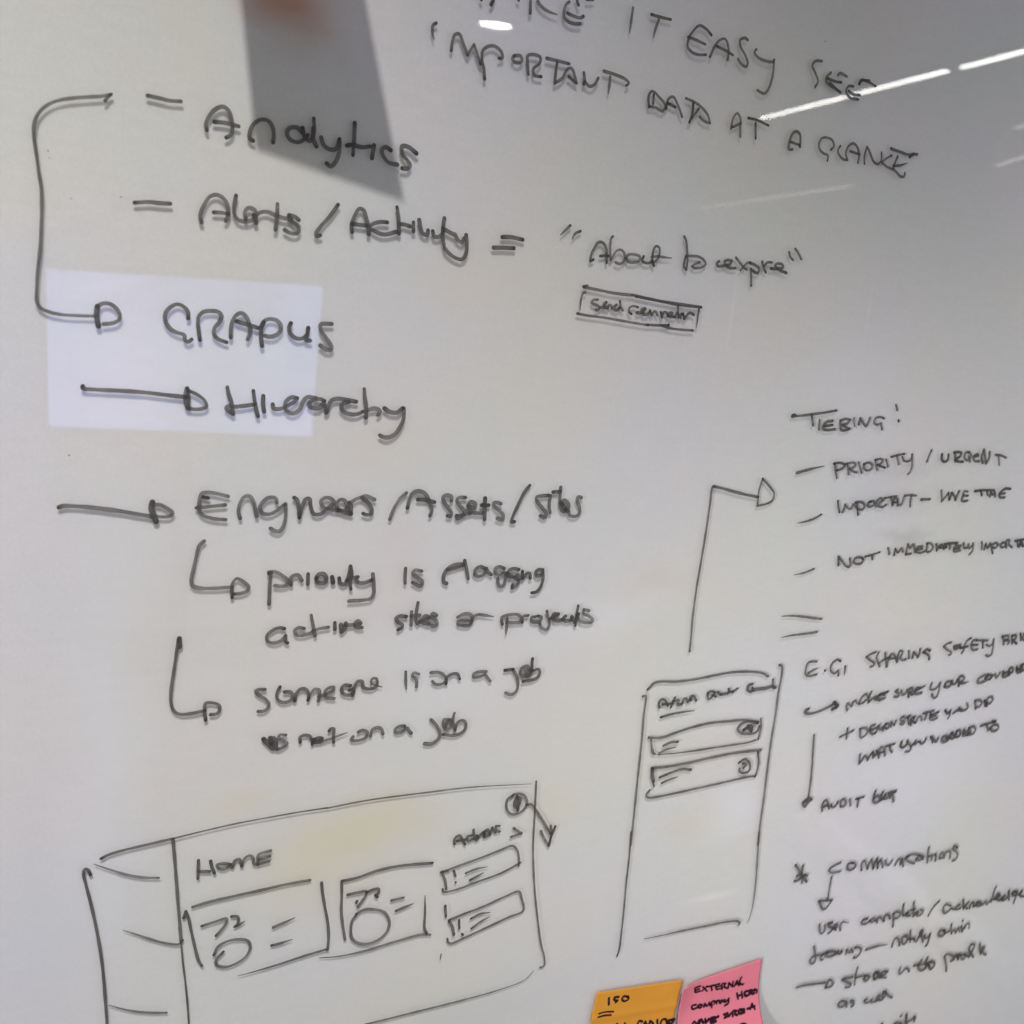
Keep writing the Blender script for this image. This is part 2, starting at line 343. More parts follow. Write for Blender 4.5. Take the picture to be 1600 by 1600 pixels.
INK = [
["bracket_arrow","curved bracket arrow from the dash down to GRAPHS","",[[14.7,0,853,5584,817,5571,714,5547,650,5528,600,5501,563,5459,547,5412,547,5360,556,5303,568,5219,578,5161,581,5075,580,5008,577,4906,568,4804,565,4721,567,4676,583,4650,619,4635,665,4628,732,4628,816,4632],[14.7,0,851,5582,838,5568,828,5553],[22.2,0,817,4675,814,4636,823,4588],[17.6,0,815,4673,838,4689,871,4690,899,4671,915,4642,909,4620,881,4605,844,4598]]],
["dash","short dash before Analytics","",[[17.9,0,1004,5603,1057,5600,1099,5597,1147,5602]]],
["dash","short dash before Alerts","",[[18.4,0,963,5143,1024,5153,1073,5154,1117,5157]]],
["word","handwritten word Analytics","",[[18.7,0,1267,5497,1261,5520,1273,5556,1304,5595,1336,5609,1358,5597,1374,5565,1382,5524,1374,5491,1355,5478],[18.8,0,1299,5538,1343,5541,1379,5538,1409,5535],[19.2,0,1479,5482,1463,5490,1463,5522,1482,5560,1514,5581,1545,5580,1565,5559,1574,5525,1573,5489],[19.7,0,1711,5552,1687,5570,1649,5564,1636,5541,1652,5514,1691,5506,1721,5524,1737,5545],[19.8,0,1710,5573,1720,5539,1749,5521,1766,5560,1761,5624],[19.9,0,1760,5581,1765,5531,1782,5500],[20.1,0,1803,5544,1817,5513,1850,5496,1881,5504,1894,5550],[20.3,0,1894,5550,1898,5499,1885,5449,1859,5419,1838,5430],[20.4,0,1965,5634,1967,5560,1967,5486],[20.5,0,1933,5526,1961,5533,2010,5529,2051,5539],[20.8,0,2071,5546,2068,5515,2065,5486],[21.0,0,2160,5536,2134,5547,2114,5533,2120,5507,2152,5478,2200,5473],[21.3,0,2297,5540,2252,5564,2218,5563,2221,5529,2249,5502,2268,5478,2252,5461,2227,5460]]],
["word","handwritten word Alerts","",[[18.5,0,1261,5091,1253,5119,1269,5170,1293,5209,1321,5221,1351,5212,1375,5183,1381,5140,1371,5110],[18.6,0,1314,5142,1347,5144,1381,5142],[18.9,0,1413,5229,1406,5179,1410,5144,1430,5121,1468,5118,1498,5132,1512,5155,1499,5176,1472,5180,1457,5156,1464,5128],[19.2,0,1500,5151,1514,5116,1509,5141,1526,5164,1564,5173,1603,5162,1643,5154,1682,5153],[19.3,0,1610,5215,1611,5160,1607,5096],[19.6,0,1718,5153,1697,5166,1669,5170,1674,5152,1707,5130,1723,5105,1710,5089,1678,5089,1652,5100]]],
["slash_mark","slanted slash between Alerts and Activity","",[[19.3,0,1910,5247,1872,5189,1827,5132,1809,5103,1810,5088,1830,5093]]],
["word","handwritten word Activity","",[[19.8,0,1992,5127,1985,5157,1998,5204,2020,5241,2042,5236,2062,5196,2075,5159,2078,5125],[19.8,0,1990,5165,2022,5165,2064,5165],[20.1,0,2172,5193,2138,5191,2097,5177,2081,5160,2108,5143,2160,5133,2223,5152],[20.3,0,2217,5272,2228,5230,2239,5146],[20.4,0,2237,5192,2268,5192,2296,5187],[20.5,0,2312,5209,2316,5166],[20.7,0,2342,5224,2352,5189,2368,5160,2395,5158,2395,5178],[20.9,0,2422,5177,2431,5154,2458,5153,2483,5180],[21.0,0,2480,5247,2477,5195,2481,5148,2491,5117],[21.2,0,2477,5195,2505,5186,2542,5174,2547,5175,2563,5152,2592,5139,2599,5160],[21.3,0,2611,5178,2620,5138,2621,5089,2601,5055,2568,5056,2520,5079,2495,5101]]],
["equals_mark","equals sign between Activity and About","",[[22.1,0,2825,5191,2875,5196,2949,5190],[22.0,0,2779,5132,2833,5137,2901,5141]]],
["word","handwritten word GRAPHS","",[[18.8,0,1218,4651,1217,4678,1194,4704,1166,4712,1134,4694,1114,4665,1115,4632,1138,4598,1166,4583,1193,4577,1204,4572,1208,4550,1222,4542,1238,4555],[19.1,0,1277,4554,1270,4593,1263,4637,1267,4665,1288,4686,1322,4693,1355,4691,1372,4673,1363,4644,1342,4615,1340,4586,1361,4565,1402,4551],[19.5,0,1421,4575,1419,4614,1425,4654,1441,4681,1464,4694,1487,4681,1503,4654,1513,4621,1509,4592,1502,4571],[19.6,0,1446,4653,1483,4644,1519,4637,1548,4629],[19.8,0,1574,4544,1567,4584,1566,4630,1576,4659],[19.9,0,1563,4635,1576,4662,1605,4676,1641,4670,1660,4648,1661,4625,1639,4600,1609,4591,1586,4594],[20.3,0,1710,4663,1702,4639,1713,4611,1742,4592,1772,4594,1795,4616,1799,4646],[20.5,0,1799,4646,1795,4610,1789,4589,1812,4585],[20.7,0,1918,4674,1890,4673,1862,4668,1861,4647,1888,4610,1923,4565,1924,4547,1899,4546,1866,4565]]],
["arrow","long arrow pointing at Hierarchy","",[[19.1,0,763,4315,762,4306,820,4301,924,4300,1031,4297,1140,4288,1229,4282],[24.1,0,1226,4323,1220,4280,1235,4231],[17.0,0,1229,4322,1237,4273,1237,4231,1261,4226,1299,4229,1321,4241,1312,4268,1273,4297,1235,4313]]],
["word","handwritten word Hierarchy","",[[19.6,0,1416,4337,1424,4306,1440,4262,1450,4209,1436,4216,1416,4236,1424,4245,1452,4244,1494,4249,1553,4259],[19.9,0,1543,4325,1552,4280,1562,4238,1573,4201],[20.0,0,1594,4302,1594,4267,1603,4225],[20.4,0,1643,4263,1648,4244,1681,4241,1716,4257,1752,4280,1765,4298,1736,4301,1708,4278,1706,4249,1726,4225,1755,4222,1783,4245,1796,4281,1817,4304,1862,4304],[20.8,0,1908,4289,1885,4298,1840,4287,1828,4268,1847,4251,1880,4252,1905,4278,1914,4260,1920,4229,1927,4235,1932,4272,1946,4294,1976,4303,2077,4292],[21.2,0,2038,4290,2008,4282,1998,4259,2015,4238,2051,4226,2090,4229,2116,4242],[21.4,0,2115,4358,2122,4315,2133,4264,2135,4212],[21.6,0,2135,4242,2159,4257,2194,4258,2212,4244,2201,4229],[21.9,0,2234,4263,2264,4246,2304,4243,2335,4267],[22.0,0,2342,4267,2347,4225,2335,4179,2310,4137,2275,4113,2243,4112,2219,4122]]],
["arrow","long arrow pointing at Engineers","",[[20.7,0,671,3753,686,3759,762,3756,847,3746,933,3733,1020,3716,1091,3703],[26.0,0,1086,3774,1082,3741,1096,3709,1106,3679],[17.8,0,1089,3761,1122,3760,1160,3740,1182,3720,1169,3704,1139,3701,1094,3706]]],
["word","handwritten word Engineers","",[[18.9,0,1349,3792,1324,3798],[19.0,0,1446,3800,1387,3815,1340,3820,1317,3814,1307,3770,1309,3730,1329,3706,1377,3689,1439,3682],[19.0,0,1295,3744,1351,3749,1433,3757],[19.5,0,1512,3688,1501,3725,1508,3769,1528,3798,1553,3800,1572,3775,1586,3731,1594,3698],[19.8,0,1694,3767,1685,3789,1648,3791,1620,3768,1607,3738,1624,3712,1661,3708,1697,3726,1732,3755],[20.0,0,1739,3759,1743,3699,1735,3647,1714,3617,1688,3621,1669,3633],[20.1,0,1781,3792,1799,3777,1809,3736,1816,3687],[20.5,0,1815,3690,1824,3736,1844,3784,1863,3784,1873,3743,1891,3706,1926,3704,1963,3734,1996,3764,1974,3787,1943,3789,1925,3772,1939,3742,1978,3730,2026,3722,2065,3725,2068,3748,2046,3779,2022,3775,2010,3753,2022,3722],[20.9,0,2068,3741,2091,3702,2092,3740,2078,3764],[20.8,0,2022,3727,2059,3710,2095,3703],[21.0,0,2083,3760,2109,3779,2140,3790,2164,3798,2218,3779],[21.2,0,2148,3790,2183,3763,2208,3723,2204,3700,2180,3697,2159,3705]]],
["slash_mark","slash between Engineers and Assets","",[[19.4,0,2399,3813,2364,3781,2334,3728,2315,3670]]],
["word","handwritten word Assets","",[[21.9,0,2413,3731,2420,3780,2438,3813,2472,3823,2508,3809,2537,3766,2558,3719,2549,3686],[22.0,0,2469,3777,2519,3773,2570,3761],[22.4,0,2671,3768,2669,3789,2642,3799,2619,3789,2624,3765,2653,3732,2678,3697,2673,3679,2654,3684],[22.7,0,2754,3785,2720,3786,2703,3771,2725,3741,2758,3703,2746,3683,2718,3668,2709,3683,2745,3686,2796,3699],[22.8,0,2777,3740,2815,3726,2820,3750,2789,3761,2773,3744,2787,3716,2818,3699,2871,3695],[26.9,0,2877,3780,2881,3715,2887,3660],[23.0,0,2859,3742,2904,3741],[23.3,0,2980,3749,2956,3756,2933,3753,2943,3732,2985,3700,3004,3679,2998,3655,2966,3666]]],
["slash_mark","slash between Assets and Sites","",[[22.9,0,3156,3853,3127,3817,3096,3748,3063,3664,3061,3642,3081,3643]]],
["word","handwritten word Sites","",[[24.1,0,3288,3794,3248,3792,3209,3785,3216,3760,3258,3718,3286,3686,3276,3664,3247,3675],[24.2,0,3301,3792,3298,3746,3311,3692],[24.2,0,3314,3814,3362,3817],[26.1,0,3363,3841,3366,3788,3372,3738,3393,3702,3422,3702,3430,3737,3397,3766,3375,3752],[24.7,0,3434,3701,3446,3676,3484,3668,3511,3686,3506,3722,3484,3765,3490,3783,3511,3780],[28.6,0,3384,3745,3413,3709]]],
["hooked_arrow","hooked arrow leading down to priority","",[[19.3,0,1339,3575,1317,3553,1304,3496,1293,3431,1285,3374,1294,3349,1330,3335,1401,3331,1489,3333],[17.6,0,1492,3277,1488,3323,1492,3356,1511,3376,1545,3358,1575,3327,1564,3307,1532,3297,1499,3296]]],
["hooked_arrow","hooked arrow leading down to someone","",[[25.9,0,1239,3078,1242,3036],[17.4,0,1235,3074,1228,3004,1218,2903,1209,2802,1211,2742,1226,2698,1255,2676,1302,2672,1383,2681],[17.9,0,1389,2628,1381,2672,1385,2720,1421,2719,1455,2700,1456,2673,1441,2657,1412,2656]]],
["word","handwritten word priority","",[[19.6,0,1674,3394,1686,3400,1682,3352,1683,3288,1684,3233],[19.7,0,1673,3403,1708,3402,1747,3381,1775,3354,1769,3329,1737,3325,1709,3330],[19.9,0,1794,3331,1789,3360,1804,3379,1829,3381,1851,3351],[20.1,0,1882,3385,1884,3330],[22.4,0,1928,3360,1940,3379,1966,3382,1984,3358,1979,3338,1956,3332,1932,3341,1927,3360],[24.0,0,2014,3363,2022,3333],[20.7,0,2054,3355,2062,3328,2086,3320,2101,3353,2112,3418,2122,3378,2116,3332,2124,3292],[20.8,0,2095,3340,2121,3352,2158,3357,2148,3347,2163,3327,2198,3323,2238,3337],[21.0,0,2242,3370,2252,3313,2255,3259,2239,3233,2199,3227,2117,3226]]],
["word","handwritten word is above sites","",[[20.8,0,2432,3393,2433,3345,2437,3309],[21.0,0,2530,3374,2487,3380,2478,3360,2508,3338,2540,3313,2531,3289,2479,3312]]],
["word","handwritten word flagging","",[[23.8,0,2689,3296,2672,3304,2666,3342,2681,3376,2716,3399,2782,3405],[21.5,0,2685,3376,2732,3384,2786,3400],[21.7,0,2788,3424,2804,3378,2821,3318],[22.0,0,2922,3373,2890,3385,2861,3369,2861,3341,2888,3329,2918,3342,2930,3373,2944,3351,2965,3336],[22.3,0,3046,3368,3014,3380,2988,3371,2991,3346,3020,3330,3049,3347,3061,3311,3050,3268,3031,3262,3012,3292,3010,3313],[22.6,0,3142,3358,3102,3366,3076,3353,3075,3324,3115,3316,3142,3325,3151,3285,3134,3261,3111,3251,3111,3269],[22.5,0,3065,3339,3141,3300],[22.8,0,3167,3346,3172,3306,3201,3334,3217,3333,3224,3305],[23.0,0,3304,3351,3271,3352,3257,3338,3268,3316,3299,3322,3305,3340,3311,3293,3297,3242,3272,3218,3244,3215]]],
["word","handwritten word active","",[[18.7,0,1774,3094,1745,3100,1707,3086,1683,3061,1688,3032,1724,3019,1755,3027,1783,3054,1785,3021,1796,3014],[19.0,0,1881,3087,1848,3093,1829,3077,1844,3053,1883,3051,1922,3061],[19.1,0,1914,3158,1925,3117,1934,3077,1943,3043],[19.2,0,1928,3071,1967,3081,2013,3086],[19.4,0,2048,3109,2051,3072],[23.5,0,2083,3094,2089,3056,2105,3072,2109,3102],[19.7,0,2107,3092,2141,3090,2168,3091,2195,3096,2180,3111,2161,3099,2169,3078,2204,3071]]],
["word","handwritten word sites before projects","",[[21.1,0,2460,3117,2424,3123,2400,3111,2413,3089,2443,3070,2437,3053,2417,3044],[21.2,0,2490,3143,2494,3067],[21.3,0,2524,3193,2519,3141,2520,3093,2533,3071],[21.2,0,2489,3119,2540,3119],[23.7,0,2543,3081,2579,3093,2600,3102,2577,3114,2556,3094,2573,3072,2603,3066],[23.9,0,2643,3113,2619,3125,2614,3108,2642,3085,2652,3060,2634,3050,2623,3055]]],
["word","handwritten word or","",[[21.3,0,2777,3094,2813,3110,2859,3103,2873,3077,2858,3043,2812,3042,2781,3055,2787,3069,2848,3068],[21.5,2,2864,3057,2876,3088,2906,3101,2953,3094,3008,3083]]],
["word","handwritten word projects","",[[21.3,0,3073,3032,3065,3073,3095,3085,3167,3085,3193,3065,3188,3039,3148,3038,3100,3043],[21.2,2,3101,3067,3104,3004,3102,2968],[21.5,0,3205,3035,3204,3071,3240,3076],[21.7,0,3290,3066,3263,3060,3269,3038,3311,3031,3333,3056,3306,3069],[21.9,0,3365,3095,3378,3053,3393,3007,3375,2979,3340,2996,3325,3019],[25.4,0,3392,3045,3431,3065,3447,3071,3413,3073,3412,3047,3444,3030,3477,3036],[25.6,0,3499,3057,3484,3043,3503,3026,3545,3031],[22.4,0,3580,3116,3576,3056,3576,2992],[27.5,0,3542,3050,3573,3011,3588,3063],[22.5,0,3662,3081,3622,3091,3626,3064,3672,3042,3697,3018,3682,3004,3606,3020,3585,3048]]],
["word","handwritten word someone","",[[18.5,0,1689,2766,1657,2768,1641,2761,1655,2740,1695,2712,1716,2680,1708,2657,1686,2645,1660,2647],[18.8,0,1770,2772,1757,2746,1756,2713,1773,2691,1806,2682,1835,2695,1844,2718,1822,2740,1796,2742],[19.0,0,1855,2686,1860,2723,1881,2748,1908,2747,1929,2723,1928,2682],[19.2,0,1928,2682,1940,2715,1961,2740,1985,2734,1991,2703,1986,2672],[19.4,0,1988,2696,2031,2706,2064,2723,2069,2740,2042,2742,2020,2721,2032,2688,2074,2677],[19.6,0,2165,2741,2130,2748,2114,2732,2123,2703,2162,2686,2183,2691,2181,2719,2160,2717],[19.9,2,2180,2684,2184,2725,2205,2762,2230,2759,2239,2727,2265,2714,2300,2714,2319,2737,2313,2769,2288,2771,2283,2747,2313,2730,2349,2718]]],
["word","handwritten word is after someone","",[[18.5,2,2487,2793,2491,2743,2500,2689],[18.6,0,2569,2772,2539,2782,2529,2768,2558,2737,2560,2697]]],
["word","handwritten word on","",[[19.0,0,2643,2774,2688,2772,2728,2750,2743,2720,2718,2700,2680,2700,2656,2721],[19.2,0,2745,2698,2745,2734,2773,2753,2812,2750,2830,2719]]],
["word","handwritten word a before the upper job","",[[19.6,0,2998,2748,2951,2752,2917,2741,2919,2722,2955,2719,2993,2730,3011,2710,3033,2686]]],
["word","handwritten word job ending the someone line","",[[21.6,0,3122,2746,3178,2747],[21.8,0,3179,2743,3208,2699,3222,2653,3215,2608,3185,2589,3142,2604],[25.3,0,3300,2721,3271,2758,3235,2750,3230,2720,3258,2695,3294,2699,3304,2721,3274,2731,3260,2714,3286,2700],[22.0,0,3302,2803,3305,2751,3306,2728],[22.1,0,3316,2728,3352,2732,3364,2708,3347,2679,3306,2668,3253,2665]]],
["word","handwritten word vs","",[[25.0,0,1698,2486,1729,2451,1757,2424,1766,2440,1757,2482,1733,2488,1742,2456],[18.0,0,1818,2495,1785,2499,1779,2483,1807,2462,1828,2446,1809,2428,1777,2418]]],
["word","handwritten word not","",[[17.6,0,1901,2444,1899,2472,1925,2482,1952,2472,1968,2442,1969,2421],[22.1,0,1974,2449,2008,2455,2022,2450,2006,2434,1975,2435],[17.9,2,2009,2430,2063,2441,2117,2456,2165,2468],[17.9,0,2060,2491,2073,2503,2087,2498,2086,2463,2091,2420]]],
["word","handwritten word on in the bottom line","",[[19.0,0,2232,2464,2256,2471,2286,2454,2277,2426,2239,2413,2193,2422,2202,2439],[19.2,0,2305,2430,2313,2465,2341,2477,2367,2466,2380,2435]]],
["word","handwritten word a before the lower job","",[[19.6,0,2509,2467,2472,2468,2451,2452,2457,2433,2490,2433,2525,2454,2537,2438,2554,2418]]],
["word","handwritten word job ending the bottom line","",[[22.5,0,2671,2486,2704,2453,2731,2413,2738,2383,2721,2355,2685,2337,2643,2344],[20.2,0,2794,2473,2751,2477,2755,2440,2777,2415,2799,2428,2803,2464,2772,2460,2771,2431],[20.3,0,2817,2511,2812,2485,2817,2440,2832,2405],[20.4,0,2831,2409,2839,2445,2865,2461,2894,2447,2898,2409,2873,2382,2820,2373,2757,2387]]],
["sketch_frame","outline of the home screen sketch","home_screen_sketch",[[15.4,0,898,1938,935,1953,1012,1966,1121,1976,1249,1988],[9.4,0,1249,1988,1412,2005,1580,2019,1754,2026,1932,2031,2079,2031],[10.6,2,2079,2029,2324,2040,2701,2033,2963,2025,3396,1986],[15.8,0,3428,1998,3438,1870,3446,1761,3462,1541,3508,1255,3561,1018,3608,836,3645,735,3651,670,3620,665],[16.1,0,849,1858,837,1887,822,1894,816,1869,827,1814,857,1682,887,1531,914,1359,932,1187,950,974,958,876],[17.5,0,1249,1983,1261,1876,1275,1745,1293,1573,1314,1379],[11.0,0,1314,1379,1327,1262,1344,1141,1362,1000,1378,838,1385,756],[15.6,1,3573,653,3517,603,3344,577,3061,569,2734,571,2421,573]]],
["menu_line","upper menu line in the sidebar of the sketch","home_screen_sketch",[[14.2,1,865,1913,945,1867,1023,1825,1103,1794,1184,1776]]],
["menu_line","middle menu line in the sidebar of the sketch","home_screen_sketch",[[14.1,1,1015,1510,1073,1476,1139,1436,1205,1399,1272,1370,1306,1364,1322,1382]]],
["menu_line","lower menu line in the sidebar of the sketch","home_screen_sketch",[[13.5,1,957,1085,1030,1043,1104,1008,1187,980,1254,963]]],
["word","handwritten word HOME","home_screen_sketch",[[17.0,0,1386,1839,1386,1797,1387,1732],[17.1,0,1389,1774,1448,1762],[17.2,0,1450,1823,1460,1784,1474,1748],[17.3,0,1558,1784,1515,1797,1485,1793,1495,1773,1525,1762,1554,1776],[17.4,0,1568,1764,1583,1803,1604,1804,1619,1763],[17.6,0,1619,1768,1635,1808,1660,1818,1679,1800,1685,1765,1707,1757],[17.7,0,1707,1757,1708,1814,1774,1826],[17.8,0,1715,1784,1772,1793],[17.8,0,1707,1757,1769,1764]]],
["drawn_card","left card drawn with a circle and two dashes","home_screen_sketch",[[17.0,0,1366,1569,1440,1580,1568,1588,1743,1596,1877,1603,2011,1602],[16.6,0,1323,1515,1332,1551,1349,1505,1366,1425,1392,1314,1412,1241,1432,1202],[14.8,1,1632,1092,1726,1097,1862,1109,2000,1127,2141,1140],[17.4,0,2081,1573,2092,1506,2113,1411,2137,1305,2148,1211,2147,1134],[16.1,0,1420,1446,1488,1456,1552,1461,1549,1433,1525,1399,1499,1371],[16.3,2,1578,1470,1609,1463,1619,1442,1611,1414,1599,1403,1625,1411,1653,1425],[16.4,0,1493,1256,1512,1300,1563,1323,1634,1319,1679,1297,1692,1254,1671,1205,1615,1173,1553,1168,1509,1194,1507,1224,1544,1264],[16.9,2,1815,1352,1873,1367,1937,1386],[17.0,2,1813,1241,1854,1242,1931,1252]]],
["drawn_card","middle card drawn with a circle and two dashes","home_screen_sketch",[[17.9,0,2205,1559,2294,1562,2420,1584,2559,1588,2767,1568],[17.6,0,2202,1559,2209,1462,2213,1370,2227,1285,2250,1177],[16.7,1,2102,1093,2224,1075,2381,1074,2582,1092,2738,1100,2800,1086],[17.1,1,2739,1360,2750,1247,2757,1138,2774,1102],[17.7,0,2245,1465,2311,1467,2360,1462,2353,1433,2313,1375],[17.7,0,2305,1412,2301,1403],[17.9,0,2361,1457,2409,1468,2434,1463,2432,1433,2417,1430,2429,1415],[18.0,0,2307,1330,2350,1347,2420,1335,2483,1303,2518,1243,2518,1191,2486,1145,2418,1119,2347,1129,2294,1173,2280,1233,2285,1293,2307,1325],[18.3,0,2522,1373,2598,1376],[18.4,2,2556,1298,2665,1323]]],
["drawn_card","upper small card with an exclamation mark","home_screen_sketch",[[18.8,0,2831,1495,2879,1497],[15.9,0,2837,1494,2962,1518,3123,1547,3231,1571,3308,1584,3346,1550,3366,1492,3371,1437],[17.1,0,2837,1494,2864,1436,2878,1375],[14.9,0,2853,1380,2861,1360,2936,1356,3085,1382,3249,1410,3380,1457],[15.5,0,2917,1490,2932,1450],[15.6,0,2936,1411,2938,1406],[15.8,2,3001,1458,3065,1472,3147,1473],[15.8,2,3034,1405,3124,1438]]],
["drawn_card","lower small card with an exclamation mark","home_screen_sketch",[[19.1,0,2883,1261,2894,1189],[16.2,0,2918,1157,3019,1179,3160,1204,3303,1241,3395,1255,3419,1206,3442,1112,3343,1088,3178,1046,3037,1011,2946,993,2926,1008,2920,1032],[19.3,0,2919,1151,2945,1108,2962,1050],[15.9,0,2988,1142,2996,1086],[16.0,0,3017,1043,3026,1035],[16.1,2,3068,1136,3132,1155,3202,1151],[16.2,2,3081,1067,3138,1099,3203,1123],[9.7,2,2887,935,2883,892]]],
["word","handwritten word Actions","home_screen_sketch",[[17.9,0,2904,1666,2901,1703,2931,1719,2956,1683,2975,1653],[18.0,0,2919,1684,2977,1685],[18.1,0,3018,1704,2986,1704,2995,1671,3032,1681],[18.1,0,3023,1740,3036,1690,3049,1667],[18.2,0,3051,1698,3059,1676,3083,1709,3103,1679],[20.9,0,3093,1712,3120,1724,3134,1695,3113,1682,3100,1706],[18.4,0,3140,1688,3151,1734,3177,1698],[18.4,0,3201,1737,3173,1741,3182,1708,3205,1699]]],
["chevron_mark","small chevron beside Actions","home_screen_sketch",[[20.5,0,3305,1703,3365,1658,3292,1647]]],
["callout_arrow","circled mark with an arrow out of the sketch corner","home_screen_sketch",[[19.4,0,3273,1927,3237,1906,3238,1848,3271,1805,3317,1798,3364,1823,3378,1869,3353,1915,3312,1932,3273,1932],[22.0,0,3302,1917,3290,1882,3300,1843,3321,1856,3329,1897,3303,1912],[24.3,0,3309,1906,3319,1824],[19.9,0,3378,1849,3413,1844,3467,1779,3537,1681,3580,1619],[20.2,0,3573,1675,3584,1629,3576,1537,3536,1594,3503,1652],[20.2,0,3576,1537,3587,1607,3607,1667]]],
["arrow","tall bent arrow rising to TIERING","",[[19.6,0,4484,2756,4479,2863,4470,2969,4467,3098,4467,3209,4472,3352,4476,3493,4478,3642,4478,3750,4476,3835,4485,3846],[23.3,0,4485,3846,4555,3833,4657,3811,4759,3791,4863,3775],[19.1,0,4869,3731,4864,3818,4878,3893],[19.2,0,4878,3895,4951,3841,4997,3794,4989,3754,4943,3730,4866,3717]]],
["sketch_frame","outline of the phone screen sketch","phone_screen_sketch",[[21.7,0,4187,2523,4226,2560,4282,2567,4409,2555,4566,2557,4733,2571,4886,2578,5045,2566,5144,2547,5197,2520],[21.1,0,4154,2480,4178,2479,4184,2347,4194,2197,4201,1996,4207,1835,4215,1646,4221,1429],[23.6,0,5285,2595,5309,2584,5320,2531,5316,2391,5322,2222,5321,2062,5328,1835,5340,1605,5346,1400,5357,1230],[18.2,0,4210,1524,4222,1348,4227,1154,4238,947,4244,766,4244,649,4233,604],[20.4,2,5347,1332,5377,1091,5397,896,5403,751,5393,656,5377,606],[20.9,1,4447,686,4590,680,4799,675,5014,666,5179,659,5277,642,5303,622,5295,608]]],
["word","handwritten heading at the top left of the phone sketch","phone_screen_sketch",[[21.1,0,4302,2388,4291,2426,4312,2445,4343,2429,4368,2393],[21.2,0,4323,2407,4405,2406],[21.3,0,4417,2446,4403,2415,4394,2382],[24.3,0,4402,2423,4451,2422,4446,2394,4480,2394],[21.5,0,4484,2398,4489,2427,4509,2429,4528,2402,4539,2422],[22.6,0,4551,2412,4546,2442,4571,2439,4596,2407],[21.5,2,4322,2320,4427,2333,4524,2337,4592,2336]]],
["word","handwritten heading at the top middle of the phone sketch","phone_screen_sketch",[[22.9,0,4685,2445,4702,2405,4729,2423,4751,2447,4713,2459,4684,2453],[23.0,0,4728,2432,4761,2416],[23.1,0,4771,2449,4795,2430],[25.3,0,4800,2429,4841,2429,4871,2435,4861,2462,4869,2444,4902,2436],[23.4,0,4901,2441,4939,2458]]],
["word","handwritten heading at the top right of the phone sketch","phone_screen_sketch",[[23.7,0,5067,2476,5031,2471,5032,2436,5072,2424,5072,2450],[31.3,0,5081,2432,5134,2435,5187,2434,5251,2441,5269,2431],[24.2,0,5246,2494,5259,2445,5281,2430]]],
["drawn_box","upper list box in the phone sketch with a crossed circle","phone_screen_sketch",[[23.0,0,4247,2187,4277,2181,4355,2174,4450,2192,4594,2217,4743,2230,4899,2225,5037,2219,5170,2190],[23.3,0,5193,2212,5206,2147,5202,2085,5198,2060],[21.3,0,4268,2176,4282,2120,4296,2076,4315,2064],[18.2,1,4299,2101,4315,2064,4434,2050,4574,2045,4776,2045,4985,2045,5112,2047,5175,2057],[24.1,0,5172,2181,5093,2204,5020,2194,4994,2162,5027,2128,5100,2110,5173,2119,5188,2157],[28.3,0,5050,2147,5080,2157,5123,2130,5122,2161,5083,2170],[21.6,0,4375,2115,4431,2131,4492,2129],[21.6,2,4349,2065,4399,2084,4481,2091]]],
["drawn_box","lower list box in the phone sketch with an arrow circle","phone_screen_sketch",[[24.4,0,4307,1965,4410,1959,4588,1961,4789,1974,4996,1982,5240,1975],[34.3,0,4315,1955,4321,1904,4337,1867],[17.7,0,4332,1868,4347,1832],[22.5,0,5215,1963,5237,1874,5233,1812,5223,1777],[19.4,0,4316,1810,4292,1780,4311,1756,4375,1750,4522,1754,4774,1765,4982,1775,5141,1784,5223,1781],[21.2,0,5054,1903,5103,1924,5154,1886,5159,1831,5112,1819,5071,1839,5067,1861],[26.5,0,5093,1894,5117,1877,5104,1861],[23.0,0,4382,1891,4476,1912,4554,1923,4637,1910],[21.9,2,4406,1847,4465,1862,4533,1872]]],
["word","handwritten words MAKE IT EASY cut by the top edge","",[[17.4,0,2579,6310,2574,6320],[17.5,0,2645,6323,2634,6299],[19.5,0,2634,6299,2643,6319,2645,6345],[17.8,0,2786,6349,2778,6357],[18.0,0,2851,6387,2856,6342,2858,6303],[18.2,2,2893,6395,2896,6366,2923,6344,2967,6330,3016,6326],[18.6,0,3079,6400,3062,6383,3054,6351,3060,6321,3087,6305,3121,6302,3157,6309],[20.0,0,3076,6345,3117,6338,3156,6337,3172,6348],[18.6,0,3121,6430,3126,6411,3136,6396],[18.7,0,3182,6432,3219,6439]]],
["word","handwritten word IT","",[[18.7,2,3474,6450,3472,6392,3470,6324],[19.1,0,3596,6440,3660,6438,3725,6439],[19.1,2,3647,6422,3633,6375,3625,6328]]],
["word","handwritten word EASY","",[[18.6,0,4012,6413,3968,6438,3922,6446,3884,6409,3862,6372,3859,6326,3891,6303,3937,6297,3991,6306],[18.6,0,3856,6374,3913,6369,3977,6358],[19.1,0,4021,6301,4044,6360,4077,6400,4110,6410,4141,6369,4148,6328,4146,6306],[19.1,0,4061,6363,4132,6350,4179,6337],[19.4,0,4269,6435,4250,6442,4217,6425,4224,6392,4266,6353,4292,6314,4284,6293,4247,6302,4219,6323],[19.8,0,4341,6398,4329,6381,4354,6360,4417,6349,4476,6355,4480,6365,4487,6300,4474,6215,4445,6175,4389,6183]]],
